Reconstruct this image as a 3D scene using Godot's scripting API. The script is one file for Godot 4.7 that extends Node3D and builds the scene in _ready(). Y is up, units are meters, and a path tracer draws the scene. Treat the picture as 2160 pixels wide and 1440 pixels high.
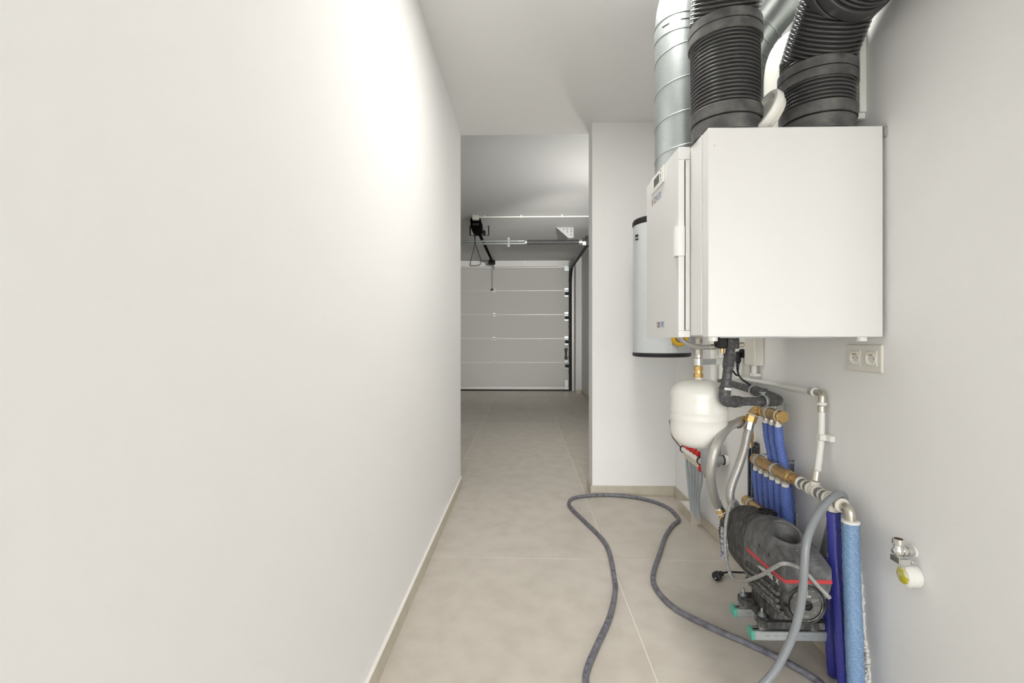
extends Node3D
# Units are metres, y up. V(x, y, d) takes the distance d ahead of the camera (towards -z).

class MB:
	var v := PackedVector3Array()
	var n := PackedVector3Array()
	var u := PackedVector2Array()
	var idx := PackedInt32Array()

	func quad(a: Vector3, b: Vector3, c: Vector3, d: Vector3) -> void:
		var nn := (c - a).cross(d - b).normalized()
		var i := v.size()
		for p in [a, b, c, d]:
			v.append(p)
			n.append(nn)
		u.append_array(PackedVector2Array([Vector2(0, 0), Vector2(1, 0), Vector2(1, 1), Vector2(0, 1)]))
		idx.append_array(PackedInt32Array([i, i + 2, i + 1, i, i + 3, i + 2]))

	func tri(a: Vector3, b: Vector3, c: Vector3) -> void:
		var nn := (b - a).cross(c - a).normalized()
		var i := v.size()
		for p in [a, b, c]:
			v.append(p)
			n.append(nn)
			u.append(Vector2.ZERO)
		idx.append_array(PackedInt32Array([i, i + 2, i + 1]))

	func qo(a: Vector3, b: Vector3, c: Vector3, d: Vector3, out: Vector3) -> void:
		if (c - a).cross(d - b).dot(out) < 0:
			quad(d, c, b, a)
		else:
			quad(a, b, c, d)

	# chamfered box
	func box(c: Vector3, s: Vector3, b := 0.0, basis := Basis()) -> MB:
		var h := s / 2.0
		b = minf(b, minf(h.x, minf(h.y, h.z)) * 0.95)
		var f := func(axis: int, sg: Vector3) -> Vector3:
			var p := Vector3(sg.x * (h.x - b), sg.y * (h.y - b), sg.z * (h.z - b))
			p[axis] = sg[axis] * h[axis]
			return c + basis * p
		for a in 3:
			var a1: int = (a + 1) % 3
			var a2: int = (a + 2) % 3
			for sa in [-1.0, 1.0]:
				var q := []
				for k in [[-1.0, -1.0], [1.0, -1.0], [1.0, 1.0], [-1.0, 1.0]]:
					var sg := Vector3()
					sg[a] = sa
					sg[a1] = k[0]
					sg[a2] = k[1]
					q.append(f.call(a, sg))
				var o := Vector3()
				o[a] = sa
				qo(q[0], q[1], q[2], q[3], basis * o)
			if b > 0.0:
				for s1 in [-1.0, 1.0]:
					for s2 in [-1.0, 1.0]:
						var lo := Vector3()
						lo[a1] = s1
						lo[a2] = s2
						var hi := lo
						lo[a] = -1.0
						hi[a] = 1.0
						var o := Vector3()
						o[a1] = s1
						o[a2] = s2
						qo(f.call(a1, lo), f.call(a1, hi), f.call(a2, hi), f.call(a2, lo), basis * o)
		if b > 0.0:
			for i in 8:
				var sg := Vector3(-1.0 if i & 1 else 1.0, -1.0 if i & 2 else 1.0, -1.0 if i & 4 else 1.0)
				var p: Vector3 = f.call(0, sg)
				var q: Vector3 = f.call(1, sg)
				var r: Vector3 = f.call(2, sg)
				if (q - p).cross(r - p).dot(basis * sg) < 0:
					tri(p, r, q)
				else:
					tri(p, q, r)
		return self

	# rings of points, each ring anticlockwise seen against the direction of the list
	func rings(R: Array, N: Array, vs := PackedFloat32Array()) -> void:
		var m: int = R[0].size()
		var b := v.size()
		for i in R.size():
			v.append_array(R[i])
			n.append_array(N[i])
			for j in m:
				u.append(Vector2(float(j) / (m - 1), vs[i] if vs.size() else float(i)))
		for i in R.size() - 1:
			for j in m - 1:
				var p := b + i * m + j
				idx.append_array(PackedInt32Array([p, p + m, p + m + 1, p, p + m + 1, p + 1]))

	func disc(c: Vector3, nn: Vector3, ring: PackedVector3Array, flip := false) -> void:
		var b := v.size()
		v.append(c)
		n.append(nn)
		u.append(Vector2(0.5, 0.5))
		for p in ring:
			v.append(p)
			n.append(nn)
			u.append(Vector2.ZERO)
		for j in ring.size() - 1:
			if flip:
				idx.append_array(PackedInt32Array([b, b + 1 + j, b + 2 + j]))
			else:
				idx.append_array(PackedInt32Array([b, b + 2 + j, b + 1 + j]))

	func tube(pts: PackedVector3Array, rad, sides := 20, caps := true) -> MB:
		var m := pts.size()
		var R := []
		var N := []
		var vs := PackedFloat32Array()
		var t := (pts[1] - pts[0]).normalized()
		var e := t.cross(Vector3.UP if absf(t.y) < 0.9 else Vector3.RIGHT).normalized()
		var length := 0.0
		for i in m:
			var tn := (pts[mini(i + 1, m - 1)] - pts[maxi(i - 1, 0)]).normalized()
			e = (e - tn * e.dot(tn)).normalized()
			var e2 := tn.cross(e)
			var r: float = rad if rad is float else rad[i]
			if i > 0:
				length += pts[i].distance_to(pts[i - 1])
			var ring := PackedVector3Array()
			var nr := PackedVector3Array()
			for j in sides + 1:
				var a := TAU * j / sides
				var dir := e * cos(a) + e2 * sin(a)
				ring.append(pts[i] + dir * r)
				nr.append(dir)
			R.append(ring)
			N.append(nr)
			vs.append(length)
		rings(R, N, vs)
		if caps:
			disc(pts[0], (pts[0] - pts[1]).normalized(), R[0], true)
			disc(pts[m - 1], (pts[m - 1] - pts[m - 2]).normalized(), R[m - 1])
		return self

	# profile of (radius, height), outside seen going up
	func lathe(prof: Array, xf: Transform3D, segs := 32) -> MB:
		var nb := xf.basis.inverse().transposed()
		var sn := []
		for k in prof.size() - 1:
			var dd: Vector2 = prof[k + 1] - prof[k]
			sn.append(Vector2(dd.y, -dd.x).normalized())
		for k in sn.size():
			if (prof[k + 1] - prof[k]).length() < 1e-7:
				continue
			var na: Vector2 = sn[k]
			var nz: Vector2 = sn[k]
			if k > 0 and sn[k - 1].dot(sn[k]) > 0.72:
				na = (sn[k - 1] + sn[k]).normalized()
			if k < sn.size() - 1 and sn[k + 1].dot(sn[k]) > 0.72:
				nz = (sn[k + 1] + sn[k]).normalized()
			var R := [PackedVector3Array(), PackedVector3Array()]
			var N := [PackedVector3Array(), PackedVector3Array()]
			for j in segs + 1:
				var a := TAU * j / segs
				for w in 2:
					var q: Vector2 = prof[k + w]
					var nn: Vector2 = nz if w else na
					R[w].append(xf * Vector3(q.x * sin(a), q.y, q.x * cos(a)))
					N[w].append((nb * Vector3(nn.x * sin(a), nn.y, nn.x * cos(a))).normalized())
			rings(R, N, PackedFloat32Array([prof[k].y, prof[k + 1].y]))
		return self

	# polygon in the xf's xy plane, pushed out along its z from 0 to depth
	func prism(poly: PackedVector2Array, depth: float, xf: Transform3D, smooth := false) -> MB:
		if Geometry2D.is_polygon_clockwise(poly):
			poly.reverse()
		var mir := xf.basis.determinant() < 0.0
		var t := Geometry2D.triangulate_polygon(poly)
		for k in range(0, t.size(), 3):
			var a := poly[t[k]]
			var b := poly[t[k + 1]]
			var c := poly[t[k + 2]]
			if ((b - a).cross(c - a) < 0) != mir:
				var w := b
				b = c
				c = w
			tri(xf * Vector3(a.x, a.y, depth), xf * Vector3(b.x, b.y, depth), xf * Vector3(c.x, c.y, depth))
			tri(xf * Vector3(a.x, a.y, 0), xf * Vector3(c.x, c.y, 0), xf * Vector3(b.x, b.y, 0))
		var m := poly.size()
		for k in m:
			var a := poly[k]
			var b := poly[(k + 1) % m]
			var i := v.size()
			if mir:
				quad(xf * Vector3(b.x, b.y, 0), xf * Vector3(a.x, a.y, 0), xf * Vector3(a.x, a.y, depth), xf * Vector3(b.x, b.y, depth))
			else:
				quad(xf * Vector3(a.x, a.y, 0), xf * Vector3(b.x, b.y, 0), xf * Vector3(b.x, b.y, depth), xf * Vector3(a.x, a.y, depth))
			if smooth:
				var e := (b - a).normalized()
				var e0 := (a - poly[(k + m - 1) % m]).normalized()
				var e1 := (poly[(k + 2) % m] - b).normalized()
				for w in 4:
					var at_a := (w == 0 or w == 3) != mir
					var o := e0 if at_a else e1
					if o.dot(e) > 0.72:
						var s := (o + e).normalized()
						n[i + w] = (xf.basis * Vector3(s.y, -s.x, 0)).normalized()
		return self

	# a surface over a grid of points, normals from its neighbours; rows are closed rings
	func skin(P: Array, flip := false) -> MB:
		var rows := P.size()
		var m: int = P[0].size()
		var b := v.size()
		for i in rows:
			for j in m:
				var jm := j - 1 if j > 0 else m - 2
				var jp := j + 1 if j < m - 1 else 1
				var du: Vector3 = P[i][jp] - P[i][jm]
				var dv: Vector3 = P[mini(i + 1, rows - 1)][j] - P[maxi(i - 1, 0)][j]
				var nn := du.cross(dv).normalized()
				v.append(P[i][j])
				n.append(-nn if flip else nn)
				u.append(Vector2(float(j) / (m - 1), float(i) / (rows - 1)))
		for i in rows - 1:
			for j in m - 1:
				var p := b + i * m + j
				if flip:
					idx.append_array(PackedInt32Array([p, p + m + 1, p + m, p, p + 1, p + m + 1]))
				else:
					idx.append_array(PackedInt32Array([p, p + m, p + m + 1, p, p + m + 1, p + 1]))
		return self

	func build(origin: Vector3) -> ArrayMesh:
		var a := []
		a.resize(Mesh.ARRAY_MAX)
		var w := PackedVector3Array()
		w.resize(v.size())
		for i in v.size():
			w[i] = v[i] - origin
		a[Mesh.ARRAY_VERTEX] = w
		a[Mesh.ARRAY_NORMAL] = n
		a[Mesh.ARRAY_TEX_UV] = u
		a[Mesh.ARRAY_INDEX] = idx
		var me := ArrayMesh.new()
		me.add_surface_from_arrays(Mesh.PRIMITIVE_TRIANGLES, a)
		return me


var org := {}
var used := {}
var M := {}
var rng := RandomNumberGenerator.new()


func V(x: float, y: float, d: float) -> Vector3:
	return Vector3(x, y, -d)


func numbered(called: String) -> String:
	var k: int = used.get(called, 0)
	used[called] = k + 1
	return called if k == 0 else "%s_%03d" % [called, k]


func tag(o: Node3D, label: String, category: String, group := "", kind := "") -> Node3D:
	o.set_meta("label", label)
	o.set_meta("category", category)
	if group:
		o.set_meta("group", group)
	if kind:
		o.set_meta("kind", kind)
	return o


func thing(called: String, label: String, category: String, at: Vector3, group := "") -> Node3D:
	var o := Node3D.new()
	o.name = numbered(called)
	o.position = at
	add_child(o, true)
	org[o] = at
	return tag(o, label, category, group)


func obj(called: String, mb: MB, m: Material, parent: Node3D = null, at := Vector3.ZERO) -> MeshInstance3D:
	var o := MeshInstance3D.new()
	var base := at
	if parent:
		base = org[parent]
		o.name = called
		parent.add_child(o, true)
	else:
		o.name = numbered(called)
		o.position = at
		add_child(o, true)
	o.mesh = mb.build(base)
	o.material_override = m
	org[o] = base
	return o


func struct(called: String, mb: MB, m: Material, label: String, category: String, at := Vector3.ZERO) -> MeshInstance3D:
	var o := obj(called, mb, m, null, at)
	tag(o, label, category, "", "structure")
	return o


func lettering(called: String, text: String, height: float, at: Vector3, basis: Basis, m: Material, parent: Node3D, bold := false, font := "Droid Sans", width := 0.0) -> MeshInstance3D:
	var t := TextMesh.new()
	var f := SystemFont.new()
	f.font_names = PackedStringArray([font])
	if bold:
		f.font_weight = 700
	t.font = f
	t.text = text
	t.font_size = 64
	t.pixel_size = height / 46.0
	t.depth = 0.0012
	var o := MeshInstance3D.new()
	o.name = called
	o.mesh = t
	o.material_override = m
	var sx := 1.0
	if width > 0.0:
		sx = width / maxf(t.get_aabb().size.x, 0.001)
	o.transform = Transform3D(basis * Basis.from_scale(Vector3(sx, 1, 1)), at - org[parent])
	parent.add_child(o, true)
	return o


func smooth(pts: Array, per := 6) -> PackedVector3Array:
	var o := PackedVector3Array()
	for i in pts.size() - 1:
		var p0: Vector3 = pts[maxi(i - 1, 0)]
		var p1: Vector3 = pts[i]
		var p2: Vector3 = pts[i + 1]
		var p3: Vector3 = pts[mini(i + 2, pts.size() - 1)]
		for k in per:
			o.append(p1.cubic_interpolate(p2, p0, p3, float(k) / per))
	o.append(pts[pts.size() - 1])
	return o


func fillet(pts: Array, r: float, per := 8) -> PackedVector3Array:
	var o := PackedVector3Array([pts[0]])
	for i in range(1, pts.size() - 1):
		var p: Vector3 = pts[i]
		var a: Vector3 = p + (pts[i - 1] - p).limit_length(minf(r, p.distance_to(pts[i - 1]) * 0.49))
		var b: Vector3 = p + (pts[i + 1] - p).limit_length(minf(r, p.distance_to(pts[i + 1]) * 0.49))
		for k in per + 1:
			var t := float(k) / per
			o.append(a.lerp(p, t).lerp(p.lerp(b, t), t))
	o.append(pts[pts.size() - 1])
	return o


func mb() -> MB:
	return MB.new()


func along(at: Vector3, dir: Vector3) -> Transform3D:   # local y turned along dir
	var y := dir.normalized()
	var x := y.cross(Vector3.FORWARD if absf(y.z) < 0.9 else Vector3.RIGHT).normalized()
	return Transform3D(Basis(x, y, x.cross(y)), at)


func cyl(m: MB, a: Vector3, b: Vector3, r: float, bevel := 0.001, segs := 24, r2 := -1.0) -> MB:
	var h := a.distance_to(b)
	var q := r if r2 < 0.0 else r2
	return m.lathe([Vector2(0, 0), Vector2(r - bevel, 0), Vector2(r, bevel), Vector2(q, h - bevel), Vector2(q - bevel, h), Vector2(0, h)], along(a, b - a), segs)


func ring(m: MB, c: Vector3, dir: Vector3, r: float, t: float, h: float, segs := 28) -> MB:   # a band round an axis
	return m.lathe([Vector2(r - t, -h / 2), Vector2(r - t * 0.2, -h / 2), Vector2(r, -h / 2 + t * 0.2), Vector2(r, h / 2 - t * 0.2), Vector2(r - t * 0.2, h / 2), Vector2(r - t, h / 2)], along(c, dir), segs)


func hexnut(m: MB, a: Vector3, b: Vector3, r: float, sides := 6) -> MB:
	var h := a.distance_to(b)
	var x := along(a, b - a)
	var poly := PackedVector2Array()
	for k in sides:
		poly.append(Vector2(cos(TAU * k / sides), sin(TAU * k / sides)) * r)
	# polygon plane is across the axis: local z along the axis
	var bs := Basis(x.basis.z, x.basis.x, x.basis.y)
	m.prism(poly, h, Transform3D(bs, a))
	return m


func noise_tex(freq: float, seed_: int, colors: Array, offs: Array, size := 512, type := FastNoiseLite.TYPE_SIMPLEX_SMOOTH, oct := 4, normal := 0.0) -> NoiseTexture2D:
	var t := NoiseTexture2D.new()
	t.width = size
	t.height = size
	t.seamless = true
	var n := FastNoiseLite.new()
	n.noise_type = type
	n.frequency = freq
	n.seed = seed_
	n.fractal_octaves = oct
	t.noise = n
	if normal > 0.0:
		t.as_normal_map = true
		t.bump_strength = normal
	elif colors.size():
		var g := Gradient.new()
		g.colors = PackedColorArray(colors)
		g.offsets = PackedFloat32Array(offs)
		t.color_ramp = g
	return t


func mat(c: Color, rough := 0.6, metal := 0.0, tex: Texture2D = null, tri := 1.0, nrm: Texture2D = null, nscale := 1.0) -> StandardMaterial3D:
	var m := StandardMaterial3D.new()
	m.albedo_color = c
	m.roughness = rough
	m.metallic = metal
	if tex:
		m.albedo_texture = tex
	if nrm:
		m.normal_enabled = true
		m.normal_texture = nrm
		m.normal_scale = nscale
	if (tex or nrm) and tri > 0.0:
		m.uv1_triplanar = true
		m.uv1_world_triplanar = true
		m.uv1_scale = Vector3.ONE * tri
	return m


func grey(v: float) -> Color:
	return Color(v, v, v)


func make_materials() -> void:
	var plaster := noise_tex(0.03, 3, [], [], 512, FastNoiseLite.TYPE_SIMPLEX_SMOOTH, 5, 3.0)
	M.wall = mat(Color(0.938, 0.938, 0.935), 0.85, 0, null, 1.6, plaster, 0.10)
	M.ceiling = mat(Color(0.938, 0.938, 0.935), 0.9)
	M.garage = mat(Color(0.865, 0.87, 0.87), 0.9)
	var cloud := noise_tex(0.008, 11, [Color(0.955, 0.952, 0.945), Color(0.98, 0.98, 0.978), Color(1, 1, 0.997)], [0.2, 0.5, 0.85], 1024, FastNoiseLite.TYPE_SIMPLEX_SMOOTH, 5)
	M.tiles = []
	for k in 3:
		var t := mat([Color(0.80, 0.772, 0.73), Color(0.787, 0.759, 0.717), Color(0.81, 0.784, 0.745)][k], 0.46, 0, cloud, 0.55 + 0.1 * k)
		t.uv1_offset = Vector3(0.37 * k, 0.11 * k, 0.63 * k)
		M.tiles.append(t)
	M.grout = mat(Color(0.95, 0.93, 0.89), 0.9)
	M.plinth = mat(Color(0.79, 0.76, 0.70), 0.5, 0, cloud, 0.9)
	M.top_white = mat(Color(0.93, 0.925, 0.90), 0.7)
	M.unit = mat(Color(0.895, 0.895, 0.89), 0.32)
	M.unit_cover = mat(Color(0.925, 0.925, 0.92), 0.28)  # same white as the unit, kept lighter where less light falls
	M.white = mat(Color(0.92, 0.92, 0.90), 0.4)
	M.ivory = mat(Color(0.89, 0.88, 0.84), 0.45)
	M.black = mat(Color(0.045, 0.045, 0.05), 0.45)
	M.dark = mat(Color(0.13, 0.13, 0.135), 0.5)
	M.screen = mat(Color(0.35, 0.37, 0.35), 0.2)
	M.tank = mat(Color(0.82, 0.84, 0.85), 0.3)
	M.vessel = mat(Color(0.93, 0.925, 0.90), 0.22)
	var dust := noise_tex(0.02, 5, [Color(0.30, 0.30, 0.31), Color(0.42, 0.42, 0.42), Color(0.72, 0.71, 0.69)], [0.35, 0.55, 0.92], 512, FastNoiseLite.TYPE_SIMPLEX_SMOOTH, 5)
	M.rib = mat(Color(0.27, 0.27, 0.275), 0.22)
	M.cuff = mat(Color(1, 1, 1), 0.48, 0, noise_tex(0.01, 6, [Color(0.25, 0.25, 0.255), Color(0.36, 0.36, 0.355), Color(0.45, 0.445, 0.43)], [0.2, 0.55, 0.95], 512), 3.0)
	var spangle := noise_tex(0.05, 8, [Color(0.88, 0.895, 0.90), Color(0.93, 0.94, 0.94)], [0.0, 1.0], 512, FastNoiseLite.TYPE_CELLULAR, 1)
	M.galv = mat(Color(0.79, 0.81, 0.81), 0.32, 0.85, spangle, 5.0)
	M.galv_dull = mat(Color(0.88, 0.89, 0.89), 0.42, 0.8, spangle, 6.0)
	M.chrome = mat(Color(0.90, 0.90, 0.89), 0.14, 1.0)
	M.nickel = mat(Color(0.84, 0.82, 0.77), 0.28, 0.9)
	M.brass = mat(Color(0.82, 0.70, 0.50), 0.34, 0.8, noise_tex(0.02, 21, [Color(0.90, 0.88, 0.85), Color(1, 1, 1)], [0.3, 0.6]), 8.0)
	M.brass_bright = mat(Color(0.90, 0.76, 0.50), 0.25, 0.85)
	M.yellow = mat(Color(0.86, 0.69, 0.16), 0.5)
	M.red = mat(Color(0.80, 0.10, 0.08), 0.45)
	M.redstripe = mat(Color(0.80, 0.24, 0.26), 0.5)
	M.green = mat(Color(0.36, 0.68, 0.60), 0.5)
	var crinkle := noise_tex(0.035, 31, [], [], 512, FastNoiseLite.TYPE_SIMPLEX_SMOOTH, 4, 10.0)
	var foil := noise_tex(0.03, 33, [Color(0.90, 0.91, 0.95), Color(1, 1, 1), Color(1.0, 1.0, 1.0)], [0.25, 0.55, 1.0])
	M.blue = mat(Color(1, 1, 1), 0.24, 0, noise_tex(0.03, 34, [Color(0.31, 0.41, 0.72), Color(0.38, 0.48, 0.78), Color(0.45, 0.55, 0.82), Color(0.82, 0.86, 0.93)], [0.2, 0.6, 0.80, 0.95]), 12.0, crinkle, 1.1)  # palest ramp colour paints white glints into the wrap
	M.navy = mat(Color(0.25, 0.26, 0.62), 0.22, 0, foil, 9.0, crinkle, 0.5)
	M.skyblue = mat(Color(1, 1, 1), 0.26, 0, noise_tex(0.03, 35, [Color(0.44, 0.57, 0.72), Color(0.50, 0.63, 0.78), Color(0.60, 0.72, 0.84), Color(0.86, 0.91, 0.95)], [0.2, 0.6, 0.82, 0.97]), 10.0, crinkle, 1.2)  # palest ramp colour stands for glints, painted into the light blue
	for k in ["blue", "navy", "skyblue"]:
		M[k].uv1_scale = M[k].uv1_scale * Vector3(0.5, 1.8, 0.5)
	M.hose = mat(Color(0.50, 0.50, 0.53), 0.45, 0, noise_tex(0.02, 41, [Color(0.62, 0.61, 0.64), Color(0.90, 0.90, 0.92), Color(1.0, 1.0, 1.0)], [0.15, 0.5, 0.8]), 3.0)
	M.hose_clean = mat(Color(0.53, 0.545, 0.56), 0.3)
	M.tubing = mat(Color(0.66, 0.66, 0.65), 0.4, 0, dust, 7.0)
	M.tubing.albedo_color = Color(0.98, 0.98, 0.97)
	M.tubing.albedo_texture = noise_tex(0.03, 44, [Color(0.55, 0.55, 0.55), Color(0.70, 0.70, 0.69)], [0.3, 0.7])
	M.greypipe = mat(Color(0.66, 0.69, 0.71), 0.45)
	M.greyplastic = mat(Color(0.62, 0.62, 0.625), 0.5)
	M.fitting = mat(Color(0.52, 0.525, 0.52), 0.42, 0.35)
	var pd := noise_tex(0.014, 55, [Color(0.19, 0.19, 0.19), Color(0.26, 0.26, 0.255), Color(0.34, 0.34, 0.33), Color(0.55, 0.54, 0.52)], [0.25, 0.5, 0.68, 0.95], 1024, FastNoiseLite.TYPE_SIMPLEX_SMOOTH, 6)
	M.pump = mat(Color(1, 1, 1), 0.6, 0, pd, 2.4)
	M.pump.uv1_scale = Vector3(3.0, 1.3, 3.0)
	M.plate_print = mat(Color(0.62, 0.62, 0.60), 0.6)
	M.pump_cover = mat(Color(1.0, 1.0, 1.0), 0.55, 0, noise_tex(0.012, 57, [Color(0.32, 0.32, 0.32), Color(0.39, 0.39, 0.395), Color(0.52, 0.52, 0.515)], [0.3, 0.6, 0.95], 512), 3.0)
	M.pump_dusty = mat(Color(1, 1, 1), 0.8, 0, noise_tex(0.02, 58, [Color(0.30, 0.30, 0.295), Color(0.42, 0.42, 0.41), Color(0.62, 0.61, 0.59)], [0.3, 0.55, 0.9], 512), 5.0)
	M.drain = mat(Color(1, 1, 1), 0.5, 0, noise_tex(0.02, 61, [Color(0.24, 0.24, 0.245), Color(0.33, 0.33, 0.335), Color(0.54, 0.54, 0.54)], [0.3, 0.58, 0.95]), 5.0)
	M.plaster = mat(Color(0.93, 0.92, 0.90), 0.95, 0, null, 14.0, crinkle, 1.0)
	M.door = mat(Color(0.80, 0.80, 0.785), 0.55, 0, null, 9.0, crinkle, 0.45)
	M.elbow_white = mat(Color(0.80, 0.80, 0.775), 0.5)
	M.matte_black = mat(Color(0.03, 0.03, 0.032), 0.9)
	M.matte_black.metallic_specular = 0.15
	M.bracket = mat(Color(0.70, 0.70, 0.70), 0.5)
	M.header = mat(Color(0.95, 0.95, 0.945), 0.35)
	M.spring = mat(Color(0.42, 0.42, 0.42), 0.35, 0.5)
	M.alu = mat(Color(0.88, 0.88, 0.87), 0.4, 0.1)
	# braid of the flexible hoses
	var im := Image.create(64, 64, false, Image.FORMAT_RGB8)
	for y in 64:
		for x in 64:
			var p := float((x + y) % 16) / 16.0
			var q := float((x - y + 64) % 16) / 16.0
			var w := (sin(PI * p) if ((x + y) / 16 + (x - y + 64) / 16) % 2 == 0 else sin(PI * q))
			im.set_pixel(x, y, grey(0.50 + 0.5 * w))
	var bump := im.duplicate()
	bump.convert(Image.FORMAT_RGBA8)
	bump.bump_map_to_normal_map(2.0)
	M.braid = mat(Color(0.88, 0.87, 0.85), 0.40, 0.5, ImageTexture.create_from_image(im), 0.0, ImageTexture.create_from_image(bump), 0.8)
	M.braid.uv1_scale = Vector3(4, 60, 1)
	M.glass = mat(Color(1, 1, 1, 0.04), 0.02)
	M.glass.transparency = BaseMaterial3D.TRANSPARENCY_ALPHA
	M.outdoors = mat(Color(0.72, 0.70, 0.66), 0.9)
	M.print = mat(Color(0.88, 0.88, 0.87), 0.6)
	M.txt_dark = mat(Color(0.22, 0.22, 0.24), 0.6)
	M.txt_red = mat(Color(0.50, 0.22, 0.22), 0.6)
	M.txt_blue = mat(Color(0.40, 0.44, 0.72), 0.6)
	M.plate = mat(Color(0.36, 0.36, 0.345), 0.6)


const XL := -0.48      # left wall
const XR := 1.055      # right wall
const CEIL := 2.62
const GCEIL := 2.76    # garage ceiling
const GXL := -2.7
const GXR := 1.145
const DEND := 10.2
const ZB := 4.6        # back of the wider room behind the camera
const BX0 := -2.4      # its sides
const BX1 := 2.9
const DL := 0.15       # where the left wall begins
const DR := 0.75       # where the right wall begins


func _ready() -> void:
	rng.seed = 7
	# camera
	var cam := Camera3D.new()
	cam.name = "camera"
	cam.projection = Camera3D.PROJECTION_FRUSTUM
	cam.near = 0.05
	cam.far = 60.0
	cam.size = 2.0 * 0.05 * 720.0 / 1010.0
	cam.frustum_offset = Vector2(0, -0.05 * 6.0 / 1010.0)
	cam.position = Vector3(0, 1.10, 0)
	cam.rotation.y = atan(27.0 / 1010.0)
	add_child(cam)
	cam.current = true
	# sky and exposure
	var we := WorldEnvironment.new()
	we.name = "environment"
	var env := Environment.new()
	env.background_mode = Environment.BG_SKY
	var sky := Sky.new()
	var sm := ProceduralSkyMaterial.new()
	sm.sky_top_color = Color(0.90, 0.905, 0.912)
	sm.sky_horizon_color = Color(0.96, 0.96, 0.95)
	sm.ground_bottom_color = Color(0.55, 0.54, 0.52)
	sm.ground_horizon_color = Color(0.80, 0.79, 0.77)
	sm.sky_energy_multiplier = 2.92
	sm.ground_energy_multiplier = 1.49
	sky.sky_material = sm
	env.sky = sky
	env.tonemap_mode = Environment.TONE_MAPPER_LINEAR
	env.tonemap_exposure = 1.12
	env.sdfgi_enabled = true
	env.ssao_enabled = true
	env.ssil_enabled = true
	we.environment = env
	add_child(we)
	make_materials()
	room()
	added_lamps()
	garage()
	ventilation_unit()
	ducts()
	tank_and_vessel()
	drain()
	manifolds()
	wall_pipes()
	far_corner()
	sockets()
	pump()
	hoses()


func slab(x0: float, x1: float, y0: float, y1: float, d0: float, d1: float, b := 0.0) -> MB:
	return mb().box(V((x0 + x1) / 2, (y0 + y1) / 2, (d0 + d1) / 2), Vector3(x1 - x0, y1 - y0, d1 - d0), b)


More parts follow.
